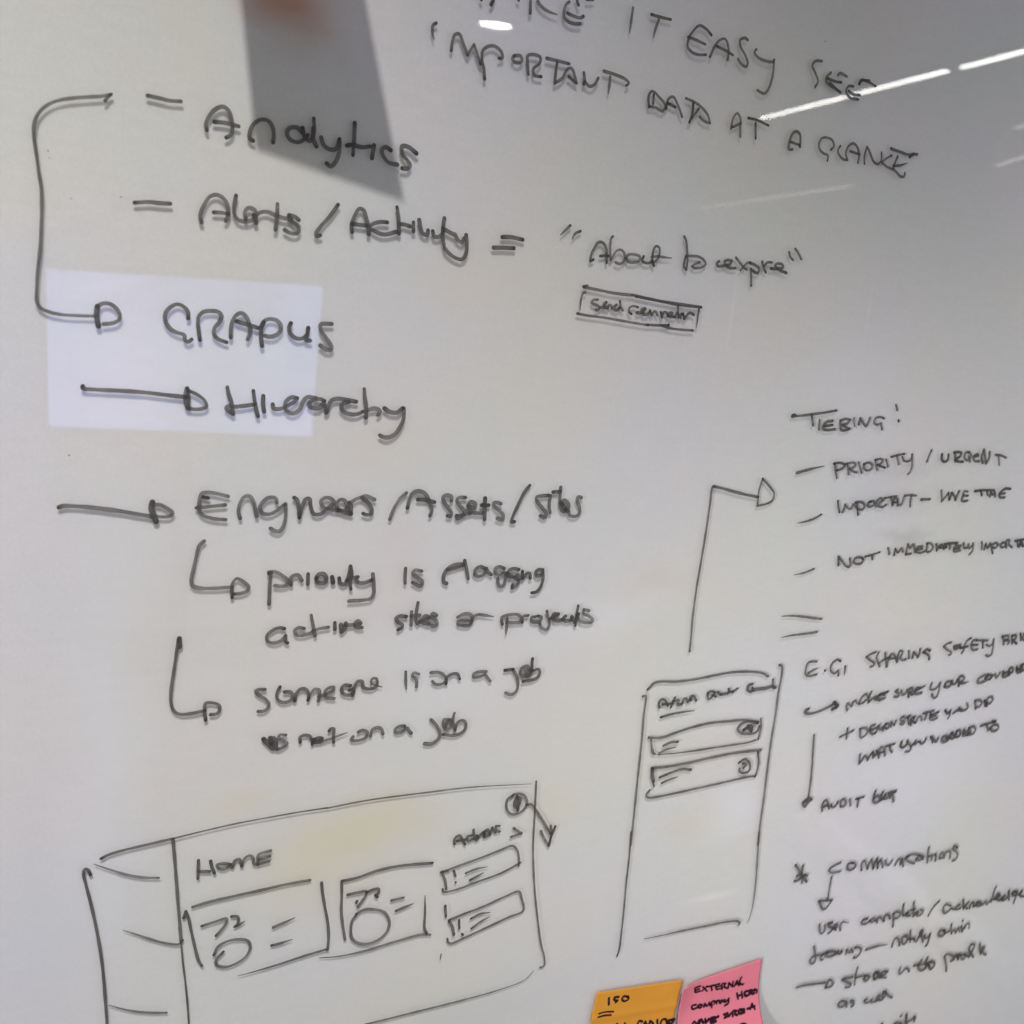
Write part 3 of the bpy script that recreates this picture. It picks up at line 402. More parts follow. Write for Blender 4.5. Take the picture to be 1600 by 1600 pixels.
["word","handwritten words SEE with the corrected end under the light","",[[19.4,0,4845,6423,4795,6414,4776,6386,4802,6355,4838,6307,4822,6272],[21.5,0,4928,6372,4897,6335,4915,6311,4971,6293,5028,6277],[19.8,0,4909,6337,4976,6330,5022,6333],[21.5,0,4934,6314,5014,6281],[21.6,0,4987,6368,4998,6381,5059,6373],[20.2,0,5172,6349,5181,6369,5247,6380],[20.3,0,5166,6348,5180,6373,5235,6373,5307,6358],[20.1,0,5123,6327,5085,6321,5071,6291,5112,6260,5179,6260],[20.2,0,5091,6294,5134,6283,5187,6287]]],
["word","handwritten word IMPORTANT in the heading","",[[16.4,2,2347,6158,2331,6144,2332,6107,2343,6080],[16.8,0,2439,6049,2441,6090,2454,6126,2476,6130,2503,6087,2530,6043,2541,6064,2560,6097,2576,6070,2605,6015],[17.2,0,2637,5948,2627,5996,2611,6039,2611,6077,2640,6104,2676,6111,2715,6091,2725,6065,2705,6059],[18.8,0,2790,6086,2826,6092,2838,6071,2812,6055,2782,6069,2790,6086],[17.7,0,2883,6013,2872,6062,2868,6099,2904,6112,2943,6105,2942,6078,2908,6041,2916,6015,2959,6014],[18.0,0,2981,6108,3044,6107,3118,6105],[18.2,0,3045,6100,3042,6052,3044,5997,3084,6027,3112,6080,3136,6084,3160,6048,3174,6019,3122,6042],[18.5,0,3212,6077,3221,6043,3219,6022],[18.6,0,3222,6035,3255,6016,3284,6029,3304,6065],[18.9,0,3334,6106,3417,6100,3482,6087,3500,6073,3486,6059],[18.8,2,3378,6085,3379,6045,3377,6000]]],
["word","handwritten word DATA","",[[17.7,0,3654,5974,3642,6031,3662,6059,3715,6034,3759,5999,3747,5968,3702,5978,3660,5979],[17.7,0,3675,6044,3678,5995],[18.0,0,3767,5984,3775,6035,3805,6053,3845,6013,3882,5959],[18.0,0,3773,6014,3830,6002],[18.4,0,3893,6059,3957,6048,4006,6030,4058,5995,4082,5955,4035,5961,4003,5978],[18.3,0,3947,6042,3951,5987,3936,5937],[18.3,0,3949,5961,3990,6019]]],
["word","handwritten word AT","",[[18.2,0,4239,5948,4243,6006,4267,6038,4295,6014,4304,5963,4313,5915],[18.2,0,4246,5958,4305,5989],[18.5,0,4353,6025,4419,6024,4509,6007],[18.5,0,4411,6005,4427,5923]]],
["word","handwritten word A","",[[21.3,0,4718,5902,4691,5899,4687,5938,4704,5992,4732,6007,4759,5994,4770,5961,4774,5925],[18.3,0,4698,5942,4767,5935]]],
["word","handwritten word GLANCE","",[[18.4,0,5023,5943,5043,5966,5024,5998,4972,6008,4934,5994,4920,5960,4940,5928,4976,5913,5006,5908,5009,5876],[18.8,0,5096,5976,5081,5948,5100,5921,5138,5903,5171,5904,5150,5940,5162,5983,5199,6006,5237,5988,5261,5943,5262,5899],[18.9,0,5185,5957,5264,5950],[19.2,0,5318,5900,5308,5944,5316,6002,5338,5984,5391,5925,5429,5915,5455,5934,5447,5987],[19.6,0,5537,5982,5498,5958,5461,5929,5510,5911,5585,5897,5647,5868,5677,5873,5679,5894],[19.6,0,5591,5983,5578,5945,5569,5907],[19.7,2,5566,5922,5630,5934,5684,5956],[21.6,0,5521,6021,5592,6014,5676,6007,5760,6020],[23.6,0,5697,5995,5728,6018]]],
["quote_mark","opening quotation marks before About","",[[17.0,2,3234,5295,3206,5267,3179,5239],[17.1,2,3302,5273,3270,5255,3254,5225]]],
["word","handwritten word About","",[[19.1,0,3407,5131,3390,5121,3387,5148,3402,5189,3424,5223,3444,5230,3467,5219,3484,5193,3491,5159,3496,5122],[17.3,0,3449,5154,3481,5160,3502,5160],[17.4,0,3517,5268,3505,5251,3508,5213,3513,5174,3521,5140,3534,5163,3551,5191,3577,5202,3600,5191,3612,5166,3608,5139,3583,5124,3555,5130],[19.6,0,3621,5162,3635,5179,3672,5185,3713,5176,3713,5154,3679,5142,3640,5142,3622,5158],[17.9,0,3740,5181,3732,5160,3750,5148,3784,5149,3804,5162],[17.9,0,3817,5137,3803,5171,3801,5216,3814,5244,3837,5242,3847,5211,3836,5175,3806,5149],[18.0,2,3795,5184,3839,5190,3885,5190,3936,5191]]],
["word","handwritten word to","",[[18.4,0,4007,5320,4026,5293,4039,5249,4050,5204,4054,5159,4053,5136,4036,5148,4031,5180,4035,5207],[18.6,0,4037,5212,4083,5217,4130,5217,4168,5202,4187,5181,4163,5160,4112,5151,4090,5158,4108,5173,4141,5188]]],
["word","handwritten word expire","",[[20.3,0,4284,5206,4269,5193,4280,5178,4322,5184,4368,5198,4380,5218,4346,5219,4324,5208,4340,5186,4372,5175,4415,5179],[20.6,0,4407,5239,4439,5214,4482,5185,4502,5178],[18.5,0,4454,5169,4469,5189,4501,5218,4519,5222],[18.7,0,4554,5087,4546,5130,4532,5185],[21.7,0,4519,5219,4558,5211,4594,5191,4592,5167,4560,5169,4546,5177],[20.1,0,4611,5235,4626,5204,4651,5175],[18.8,0,4629,5208,4655,5235,4687,5238],[22.1,0,4687,5202,4732,5204,4781,5218,4771,5234,4732,5235,4716,5221,4752,5201,4814,5187]]],
["quote_mark","closing quotation marks after expire","",[[19.6,0,4814,5312,4829,5285,4856,5268],[19.7,0,4860,5336,4886,5315,4919,5280]]],
["button_outline","drawn box around send reminder","reminder_button_sketch",[[18.4,0,3362,4980,3388,4987],[18.7,0,3365,4977,3449,4971,3558,4962,3696,4960],[18.8,0,3695,4962,3781,4953,3896,4944,4042,4937,4197,4933],[14.7,0,3719,4955,3810,4947,3926,4938,4032,4930,4198,4929],[15.3,2,3380,4949,3365,4944,3356,4915,3355,4879,3357,4849],[15.8,0,3341,4831,3400,4825,3524,4821,3635,4813,3747,4805,3833,4800],[18.0,0,3816,4803,3890,4804,3978,4810],[18.3,0,3918,4806,3996,4793,4078,4791,4159,4792],[9.9,0,3977,4821,3979,4808],[16.9,2,4182,4918,4181,4869,4182,4808]]],
["word","handwritten word send in the drawn button","reminder_button_sketch",[[18.6,0,3467,4917,3438,4912,3427,4898,3455,4887,3484,4876,3475,4860,3461,4861],[21.5,0,3484,4872,3515,4883,3525,4906,3508,4896,3516,4879,3538,4876],[19.6,0,3538,4876,3546,4894,3563,4887,3568,4874],[21.7,0,3595,4898,3578,4879,3599,4869,3619,4882],[19.0,0,3616,4920,3626,4892,3643,4870]]],
["word","handwritten word reminder in the drawn button","reminder_button_sketch",[[17.6,0,3706,4855,3688,4865,3687,4887,3710,4900,3745,4896],[22.2,0,3744,4864,3782,4872,3796,4891,3774,4885,3784,4863,3812,4860,3833,4875],[17.9,0,3831,4885,3847,4858,3866,4883,3889,4861],[18.1,0,3909,4881,3922,4852,3929,4880,3952,4880,3961,4862],[19.8,0,3961,4862,3989,4869,3993,4883,3970,4881,3973,4861,4008,4861],[18.2,0,4026,4927,4032,4890,4041,4859],[20.8,0,4014,4861,4027,4885,4055,4860,4057,4883],[20.9,0,4069,4884,4083,4855,4099,4877,4115,4892,4149,4883]]],
["word","handwritten word TIERING with a long top bar","",[[20.9,0,5047,4311,5067,4317,5076,4308],[21.3,0,5046,4303,5123,4311,5225,4324,5328,4338,5425,4355],[20.3,0,5212,4321,5226,4285,5240,4249],[20.5,0,5290,4287,5293,4255,5298,4224],[24.6,0,5404,4285,5349,4275,5329,4251,5338,4227,5375,4223,5438,4230],[22.7,0,5337,4248,5410,4258],[22.0,0,5473,4287,5483,4255,5494,4226,5548,4230,5571,4238],[21.0,0,5472,4289,5517,4301,5562,4297,5538,4272,5497,4261,5537,4245,5568,4235],[19.1,0,5592,4309,5599,4279,5612,4255],[22.3,0,5645,4270,5651,4310,5675,4287,5715,4258,5731,4288,5739,4316],[20.6,0,5873,4314,5832,4324,5789,4312,5785,4284,5815,4269,5850,4281,5858,4264,5871,4240]]],
["colon_mark","colon after TIERING","",[[21.8,0,5968,4410,5989,4375],[22.0,0,6019,4305,6022,4299]]],
["dash","dash before PRIORITY","",[[24.7,2,5164,3935,5234,3951,5302,3965,5395,3982]]],
["word","handwritten word PRIORITY","",[[21.2,0,5489,4002,5507,3953,5530,3901],[21.3,0,5482,3999,5532,4005,5586,3994,5563,3967,5515,3953],[19.4,0,5604,4000,5619,3964,5632,3926],[22.6,0,5600,4000,5650,4008,5682,3998,5665,3976,5630,3964,5664,3948,5703,3940],[19.6,0,5705,4012,5725,3976,5749,3937],[21.8,0,5758,3998,5800,4010,5835,3993,5837,3968,5798,3954,5764,3971,5758,3996],[19.9,0,5861,4027,5873,3994,5893,3958],[19.9,0,5858,4027,5902,4036,5931,4028,5917,4005,5888,3994,5930,3983,5963,3975],[20.1,0,5960,4034,5992,3983],[20.2,0,6007,4051,6058,4063,6130,4075],[20.2,0,6060,4057,6075,4029,6090,4001],[20.4,0,6116,4052,6130,4030,6172,4022,6204,4036,6207,4073],[20.5,0,6207,4073,6219,4025,6227,3980,6218,3948,6199,3931]]],
["slash_mark","slash between PRIORITY and URGENT","",[[21.9,0,6401,4104,6387,4067,6374,4021]]],
["word","handwritten word URGENT","",[[25.6,0,6517,4074,6521,4045,6548,4022,6586,4035,6584,4075],[23.7,0,6639,4090,6680,4094,6716,4086,6706,4062,6660,4041,6690,4027,6750,4024],[22.5,0,6649,4085,6669,4024],[22.7,0,6799,4096,6758,4089,6753,4060,6781,4037,6814,4043,6823,4072,6791,4095],[22.8,0,6799,4066,6823,4025],[24.1,0,6852,4061,6902,4070,6890,4082,6852,4061,6869,4032,6922,4029],[25.5,0,6965,4018,6939,4062,6950,4115,6973,4068,7001,4015,7022,4051,7017,4099],[23.5,0,7090,4079,7149,4076,7212,4059],[23.5,0,7123,4073,7150,4004]]],
["dash","dash before IMPORTANT","",[[20.2,1,5241,3594,5308,3604,5376,3621,5442,3651]]],
["word","handwritten word IMPORTANT in the tiering list","",[[19.6,0,5576,3744,5589,3705,5609,3663],[19.8,0,5639,3665,5649,3718,5677,3693,5709,3687,5724,3720,5761,3692],[19.9,0,5756,3731,5770,3686,5787,3643],[24.2,0,5744,3731,5797,3733,5833,3708,5817,3680,5770,3686],[24.4,0,5888,3738,5860,3724,5874,3699,5917,3713,5920,3735,5881,3736],[22.4,0,5943,3701,5943,3735,5976,3760,6003,3746,5969,3723,5965,3706,6007,3697,6042,3714],[20.4,0,6015,3760,6130,3774],[20.5,0,6077,3762,6102,3711],[23.8,0,6102,3711,6111,3757,6135,3756,6155,3704],[20.6,0,6102,3728,6149,3730],[20.7,0,6144,3751,6166,3710,6193,3716,6201,3762,6209,3779],[20.8,0,6210,3776,6273,3781,6323,3775],[20.9,0,6274,3776,6274,3744,6282,3697]]],
["dash","dash between IMPORTANT and LINE","",[[27.9,0,6388,3746,6474,3749]]],
["word","handwritten word LINE","",[[22.6,0,6579,3812,6594,3771,6604,3732,6634,3765,6660,3794],[22.8,0,6660,3794,6679,3741],[22.9,0,6682,3744,6694,3794,6726,3770,6747,3740,6757,3782,6768,3806],[23.1,0,6864,3802,6820,3805,6819,3778,6873,3772],[23.1,0,6819,3775,6812,3740,6841,3730,6878,3736]]],
["word","handwritten word TIME","",[[25.9,0,6942,3805,7002,3811,7073,3812,7154,3811],[23.5,0,7008,3808,7026,3774],[23.6,0,7075,3804,7093,3774],[23.7,0,7118,3765,7122,3798,7146,3777,7164,3795,7177,3764],[26.4,0,7334,3822,7278,3823,7238,3804,7218,3779,7233,3758,7288,3757],[24.0,0,7217,3782,7279,3788]]],
["dash","dash before NOT","",[[18.5,1,5284,3235,5369,3246,5458,3271]]],
["word","handwritten word NOT","",[[22.3,0,5682,3288,5668,3351,5701,3324,5756,3279,5789,3272,5794,3298,5779,3333],[24.7,0,5907,3329,5866,3339,5826,3329,5824,3303,5862,3290,5906,3300,5912,3323],[21.7,0,5927,3342,5987,3352,6062,3370],[22.8,0,5992,3349,6001,3320]]],
["word","handwritten word IMMEDIATELY","",[[22.0,0,6139,3397,6153,3373,6162,3352],[22.2,0,6213,3342,6214,3389,6249,3361,6273,3393,6297,3363],[24.7,0,6331,3344,6333,3418,6364,3390,6386,3419,6422,3359],[22.5,0,6331,3344,6383,3348],[23.8,0,6486,3399,6438,3394,6429,3364,6474,3351,6521,3362],[22.7,0,6438,3376,6491,3380],[22.9,0,6532,3415,6543,3358,6588,3365,6597,3395,6565,3420,6527,3421],[23.0,0,6630,3412,6648,3364],[23.1,0,6648,3364,6664,3399,6696,3405,6722,3373],[25.6,0,6676,3384,6745,3385,6721,3410,6789,3414,6849,3415],[23.3,0,6771,3415,6783,3372],[24.7,0,6899,3393,6830,3389,6832,3352,6901,3356],[23.5,0,6827,3370,6887,3375],[23.7,0,6921,3410,6940,3373,6974,3378],[23.8,0,6976,3403,6994,3371,7027,3395],[23.9,0,7028,3407,7035,3352,7008,3322]]],
["word","handwritten word IMPORTANT cut by the right edge","",[[22.9,0,7129,3414,7142,3386,7145,3358],[23.1,0,7174,3354,7179,3397,7211,3365,7228,3402,7253,3364,7279,3322],[23.2,0,7250,3389,7292,3403,7324,3387,7295,3362,7270,3370],[23.4,0,7384,3404,7350,3392,7363,3367,7403,3372,7404,3400],[26.0,0,7424,3365,7409,3416,7445,3418,7444,3390,7490,3363],[23.7,0,7513,3413,7614,3423],[23.7,0,7543,3406,7554,3371],[27.6,0,7574,3367,7577,3418,7621,3369,7578,3386],[23.9,0,7640,3368,7645,3416,7688,3370]]],
["equals_mark","wide equals sign below the dashes","",[[22.0,1,5236,2947,5330,2944,5443,2930,5543,2913,5608,2905],[21.0,1,5260,2793,5331,2801,5432,2805,5536,2808,5587,2813]]],
["word","handwritten abbreviation E.G.","",[[21.6,0,5631,2591,5581,2594,5546,2585,5539,2544,5543,2508,5570,2488,5649,2493],[21.7,2,5569,2512,5610,2529,5657,2540],[21.9,0,5724,2517,5728,2513],[22.1,0,5862,2573,5836,2587,5796,2576,5775,2548,5788,2504,5827,2486,5854,2505,5866,2467],[22.3,2,5918,2532,5922,2499,5925,2462]]],
["word","handwritten word SHARING","",[[21.7,0,6207,2615,6150,2601,6117,2585,6160,2557,6208,2529,6204,2511,6173,2504],[20.6,0,6237,2613,6221,2577,6242,2538,6272,2499],[22.0,0,6305,2601,6323,2544,6345,2489],[21.9,0,6254,2525,6309,2551,6363,2565],[22.1,0,6348,2492,6350,2554,6366,2587,6403,2575,6439,2528],[22.1,0,6360,2547,6424,2554],[22.3,0,6446,2518,6445,2571,6454,2605,6485,2596,6480,2568,6466,2557,6498,2530,6535,2533],[22.4,0,6549,2597,6567,2539],[22.6,0,6602,2537,6603,2584,6634,2562,6662,2538,6670,2572,6667,2604],[25.2,0,6781,2582,6738,2595,6708,2575,6747,2560,6773,2545,6790,2512]]],
["word","handwritten word SAFETY","",[[23.3,0,7007,2629,6960,2620,6929,2603,6973,2574,7030,2544,7029,2531,7007,2529],[27.2,0,7092,2597,7048,2594,7058,2574,7098,2577,7109,2602,7125,2575],[24.9,0,7224,2648,7183,2629,7166,2591,7161,2546,7150,2534],[23.6,0,7125,2575,7206,2582],[26.4,0,7294,2627,7249,2624,7241,2585,7270,2547,7325,2550],[23.9,0,7250,2588,7315,2586],[24.0,0,7295,2624,7424,2614],[24.1,0,7368,2612,7384,2558],[24.2,0,7420,2578,7461,2565,7493,2586,7493,2619],[24.3,0,7495,2612,7505,2546,7501,2493,7476,2482,7436,2492]]],
["word","handwritten word BRIEF cut by the right edge","",[[27.1,0,7604,2631,7633,2566],[27.2,0,7594,2632,7671,2633,7669,2606,7632,2602,7695,2584,7681,2565],[27.4,0,7710,2630,7735,2565],[27.4,0,7710,2630,7758,2633,7766,2606,7731,2595,7790,2561],[27.6,0,7814,2643,7836,2587],[27.7,0,7854,2640,7853,2613,7871,2585,7909,2589]]],
["hooked_arrow","small hooked arrow before MAKE SURE","",[[24.3,0,5631,2237,5599,2228,5603,2210,5651,2198,5711,2203,5778,2218,5858,2243],[33.7,0,5870,2260,5912,2231,5865,2209],[36.0,0,5887,2252,5902,2220]]],
["word","handwritten word MAKE in the example note","",[[22.8,0,6018,2183,6001,2222,6009,2240,6036,2224,6056,2210,6063,2246,6087,2250,6108,2229,6133,2224],[25.4,0,6134,2220,6136,2264,6167,2289,6191,2289,6214,2262],[23.1,0,6158,2224,6193,2245],[25.5,0,6232,2307,6218,2262,6222,2227],[26.8,0,6222,2227,6272,2259,6312,2265,6284,2242,6337,2231],[29.3,0,6377,2271,6319,2270,6318,2239,6384,2242],[25.8,0,6326,2276,6406,2290]]],
["word","handwritten word SURE","",[[25.0,0,6514,2295,6491,2285,6533,2255,6528,2240,6485,2241],[25.1,0,6551,2285,6567,2252,6601,2255,6610,2286],[27.7,0,6643,2225,6632,2284,6660,2294,6675,2267,6643,2257,6682,2240],[30.3,0,6758,2284,6706,2283,6707,2244,6777,2244],[23.0,0,6702,2264,6798,2297]]],
["word","handwritten word YOUR","",[[25.8,0,6874,2312,6868,2267,6906,2257,6946,2273,6968,2306],[26.0,0,6969,2303,6972,2244,6958,2193,6923,2190,6898,2219],[29.9,0,7027,2271,7037,2303,7081,2305,7098,2278,7057,2262,7027,2271],[26.3,0,7098,2310,7115,2283,7150,2286,7160,2318],[29.0,2,7193,2262,7175,2330,7209,2340,7238,2317,7212,2293,7186,2289,7235,2278,7298,2285]]],
["word","handwritten word COVERED cut by the right edge","",[[29.7,0,7523,2321,7457,2317,7404,2289,7416,2264,7472,2266,7534,2283],[28.5,0,7493,2294,7534,2317,7575,2307,7553,2282],[30.0,0,7600,2318,7628,2288,7656,2326],[32.9,0,7693,2330,7705,2291,7762,2296,7763,2323,7707,2315],[30.4,0,7781,2298,7765,2350,7803,2354,7814,2319,7786,2315],[30.7,0,7852,2356,7876,2310,7924,2316],[30.7,0,7858,2335,7907,2338],[30.8,0,7919,2364,7942,2321,7979,2332],[30.7,0,7898,2366,7953,2382]]],
["plus_mark","plus sign before DEMONSTRATE","",[[23.0,0,5992,1981,6056,1998,6116,2016],[23.0,0,6055,2039,6056,1998,6061,1960]]],
["word","handwritten word DEMONSTRATE","",[[23.4,0,6185,2021,6194,1982,6210,1948,6252,1962,6270,1992,6238,2021,6185,2021],[24.8,0,6334,2035,6294,2027,6295,1989,6326,1963,6358,1969],[23.6,0,6294,1995,6349,2008,6385,2029],[23.8,0,6364,1981,6371,2018,6404,1989,6423,2012,6431,1979],[23.9,0,6444,2029,6448,1996,6483,1992,6483,2024,6452,2031],[24.0,0,6510,2002,6500,2042,6543,2008,6551,2046],[27.8,0,6631,2066,6598,2063,6603,2043,6641,2026,6638,2007,6606,2014],[24.3,0,6651,2057,6700,2068],[24.4,0,6677,2057,6700,2000],[25.7,0,6724,1990,6718,2050,6752,2052,6738,2021,6764,2005],[25.8,0,6777,2004,6785,2042,6809,2052,6836,2017],[24.8,0,6839,2072,6952,2083],[24.7,0,6875,2071,6870,2019],[27.4,0,6920,2066,6925,2017,6972,2008,7005,2018],[24.9,0,6926,2046,7010,2067],[24.9,0,6929,2033,6990,2039]]],
["word","handwritten word YOU before DID","",[[29.1,0,7091,2068,7127,2037,7149,2055],[27.9,0,7152,2061,7154,2021,7142,1996],[31.9,0,7192,2034,7224,2050,7269,2055,7246,2071,7280,2047],[28.3,0,7290,2046,7327,2046,7350,2067,7326,2103]]],
["word","handwritten word DID","",[[27.2,0,7421,2113,7436,2078,7450,2046],[27.3,0,7421,2113,7479,2111,7510,2084,7494,2058,7456,2056],[30.1,0,7539,2101,7561,2058],[30.2,0,7581,2053,7564,2112,7617,2127,7636,2098,7614,2073,7574,2077]]],
["word","handwritten word WHAT","",[[23.7,0,6233,1812,6238,1772,6243,1737,6266,1762,6283,1792,6306,1783,6326,1755,6342,1791,6362,1814],[25.1,0,6366,1814,6381,1767],[24.0,0,6385,1785,6417,1794,6402,1822,6442,1759],[26.5,0,6437,1779,6432,1838,6475,1832,6503,1770],[24.1,0,6441,1798,6491,1801],[24.2,0,6497,1845,6585,1854],[24.3,0,6532,1844,6549,1810,6572,1787]]],
["word","handwritten word YOU before NEEDED","",[[25.8,0,6661,1861,6656,1829,6687,1809,6725,1833,6726,1863],[25.8,0,6661,1861,6662,1822,6695,1811,6725,1833,6721,1863],[25.9,0,6730,1846,6777,1801,6771,1772,6723,1771],[26.0,0,6775,1807,6812,1836,6817,1848,6797,1824,6824,1821,6846,1838],[26.2,0,6865,1836,6888,1817,6920,1829,6927,1855]]],
["word","handwritten word NEEDED","",[[27.7,0,6983,1861,7003,1839,7019,1810],[29.1,0,6993,1860,7060,1812,7069,1844],[35.2,0,7160,1847,7116,1838,7130,1803,7188,1810,7200,1835,7164,1833,7186,1817],[32.1,0,7219,1866,7198,1842,7242,1817,7274,1833,7230,1858],[28.4,0,7273,1874,7276,1826,7321,1834,7309,1876,7272,1877],[33.8,0,7356,1877,7360,1829,7424,1835,7398,1859,7363,1849],[28.8,0,7410,1885,7465,1892,7497,1861,7482,1832,7407,1827],[28.7,0,7410,1885,7441,1840]]],
["word","handwritten word TO","",[[27.9,0,7558,1885,7627,1894,7732,1903],[30.6,0,7618,1891,7640,1865,7659,1835],[28.0,0,7690,1911,7730,1906],[29.4,0,7678,1854,7720,1876,7772,1863,7781,1835,7726,1820,7680,1846]]],
["arrow","straight arrow pointing down to AUDIT","",[[22.6,0,5726,2028,5735,1969,5746,1881,5761,1773,5773,1646,5776,1539],[28.6,0,5781,1532,5813,1514,5778,1494,5760,1465,5729,1502,5764,1522],[28.6,0,5744,1506,5775,1507]]],
["word","handwritten word AUDIT","",[[24.5,0,5944,1401,5931,1445,5947,1481,5971,1481,5995,1442,6010,1410],[24.5,0,5949,1436,5996,1438],[24.7,0,6025,1437,6042,1415,6072,1423,6089,1456],[23.7,0,6125,1409,6118,1455,6144,1467,6171,1440,6170,1408,6129,1408],[25.1,0,6209,1454,6229,1402],[25.3,0,6277,1447,6355,1452],[25.3,0,6303,1443,6301,1414,6305,1381]]],
["word","overwritten word LOG after AUDIT","",[[30.6,0,6474,1483,6467,1441,6470,1395,6516,1381,6538,1397,6512,1435,6471,1427],[30.8,0,6547,1396,6579,1404,6546,1436,6557,1461],[30.9,0,6589,1436,6597,1402,6622,1405,6634,1430],[31.0,0,6621,1445,6699,1446],[34.2,0,6649,1400,6666,1438,6692,1367]]],
["asterisk_mark","asterisk beside COMMUNICATIONS","",[[27.1,0,5765,995,5800,958,5838,911,5889,855,5910,832],[24.8,0,5843,979,5843,923,5864,831],[24.8,0,5796,903,5907,885],[24.8,0,5881,896,5845,877,5808,861,5780,865]]],
["word","handwritten word COMMUNICATIONS","",[[24.3,0,6237,929,6185,918,6125,893,6139,867,6183,855,6250,853],[27.2,0,6374,900,6322,903,6318,867,6361,845,6407,864,6392,893,6356,904],[25.0,0,6482,819,6468,879,6493,898,6519,863,6547,817],[25.2,0,6547,817,6553,864,6572,894,6591,850,6610,809],[25.3,0,6610,809,6615,859,6629,891,6646,840,6659,803],[25.4,0,6651,839,6672,876,6701,829,6713,800],[25.6,0,6729,859,6747,821,6785,810,6804,845],[25.9,0,6852,794,6869,833,6894,842,6916,789],[26.0,0,6916,789,6922,837,6949,766],[26.2,0,7001,847,6961,844,6972,817,7015,792,7076,767],[26.3,0,6958,837,7017,855,7114,834,7168,806],[27.7,0,7084,807,7125,828,7171,791,7127,786,7086,800],[26.6,0,7212,886,7215,819,7229,749],[26.7,0,7234,801,7271,802],[26.8,0,7273,759,7273,794,7307,809],[25.5,0,7324,746,7314,801],[27.0,0,7367,763,7367,799,7404,799,7410,762,7368,759],[27.2,0,7427,752,7432,801,7481,800,7497,739],[27.4,0,7567,820,7521,846,7512,826,7562,785,7588,744,7572,711,7534,711]]],
["arrow","short arrow pointing down to user","",[[22.0,0,6165,822,6165,728,6167,627],[25.7,0,6073,639,6142,629,6215,617],[25.7,0,6078,638,6132,560,6165,559,6211,614]]],
["word","handwritten word user","",[[24.7,0,6127,428,6138,382,6162,345,6193,356,6185,412],[24.9,0,6264,416,6221,418,6236,387,6275,365,6264,340,6237,329],[26.3,0,6285,356,6325,368,6320,390,6288,383,6314,343],[25.2,2,6368,327,6355,368,6370,396,6447,375]]],
["word","handwritten word completes","",[[25.8,0,6653,366,6602,363,6595,337,6646,322,6687,338],[27.3,0,6689,345,6727,354,6751,328,6708,323,6687,338],[26.2,0,6774,305,6765,342,6800,345,6835,313,6856,302],[26.3,0,6846,304,6845,347,6879,353,6917,310],[26.5,0,6969,227,6959,286,6942,354],[26.6,0,6944,347,6988,355,7031,328,7019,302,6965,299],[26.7,0,7047,411,7049,368,7064,307],[28.2,0,7064,307,7111,304,7125,323,7097,321,7114,293,7152,288],[27.0,0,7164,405,7176,341,7188,273],[27.0,0,7144,337,7196,337],[28.5,0,7196,279,7237,285,7241,306,7213,304,7241,269,7287,274,7299,301,7266,318]]],
["slash_mark","slash between completes and acknowledges","",[[30.3,0,7482,346,7430,310,7401,272,7382,236]]],
["word","handwritten word acknowledges cut by the right edge","",[[28.1,0,7643,273,7578,297,7551,270,7579,219,7627,224,7660,247,7673,237,7715,228],[28.3,0,7756,257,7719,250,7726,222,7775,223],[28.5,0,7789,298,7804,247,7820,206],[28.6,0,7816,222,7849,245,7866,256,7824,228,7867,200],[28.7,0,7898,197,7897,235,7930,243,7942,203],[31.8,0,7961,207,8006,228,7982,240,7969,212,8026,193],[29.1,0,8027,223,8056,195,8091,218,8119,189,8160,226],[26.4,0,8194,341,8175,284,8182,222,8167,202],[31.0,0,8204,217,8270,242,8232,265,8222,229,8285,193,8325,200],[31.2,0,8340,220,8291,207,8341,182,8385,211,8379,266,8406,176],[30.0,0,8472,240,8432,232,8450,206,8502,211,8495,235,8492,174,8484,129],[31.7,0,8528,198,8572,227,8552,224,8553,185,8625,162]]],
["word","handwritten word training","",[[26.1,0,6111,245,6132,191,6146,146,6148,104,6125,94,6095,117,6101,146,6136,159,6187,155,6219,150],[25.1,0,6219,150,6202,128,6209,111,6230,103],[29.0,0,6219,150,6261,161,6326,154,6362,137,6341,116,6296,116,6254,136,6269,154],[25.4,0,6341,116,6384,122],[25.5,0,6386,142,6395,119,6419,111,6420,137,6430,122],[25.7,0,6481,94,6478,134,6497,111,6525,99,6531,130,6553,93],[26.0,0,6570,131,6619,120,6645,93,6633,58,6605,38,6574,43]]],
["dash","dash between training and notify","",[[29.1,2,6705,79,6761,82,6855,82,6946,69]]],
["word","handwritten word notify","",[[26.9,0,7008,36,7009,74,7029,107,7058,101,7080,69,7096,29],[29.9,0,7155,101,7114,99,7118,54,7153,27,7178,52,7163,99],[27.3,0,7195,138,7205,84,7218,32],[27.3,0,7200,63,7244,56],[27.4,0,7258,56,7272,31],[27.6,0,7296,17,7318,70,7335,116,7355,95,7335,60,7317,103,7353,45,7376,-1],[27.8,0,7379,56,7393,31,7429,28,7444,56],[27.9,0,7448,55,7443,3,7434,-45,7420,-48]]],
["word","handwritten word admin","",[[31.0,0,7626,46,7565,56,7559,23,7610,-3,7643,20,7627,42],[26.9,0,7635,14,7691,24],[27.0,0,7703,89,7706,43,7729,-7],[27.2,0,7727,1,7750,26,7780,-11,7799,30,7829,-7],[27.4,0,7837,37,7862,-18,7880,28],[27.3,0,7836,94,7842,90],[27.5,0,7884,11,7904,49,7930,47,7943,-2]]],
["arrow","arrow before store in the profile","",[[26.4,0,6001,-81,6088,-84,6185,-98,6309,-116],[28.2,0,6318,-158,6331,-129,6344,-101,6381,-121,6397,-151,6378,-168,6319,-161]]],
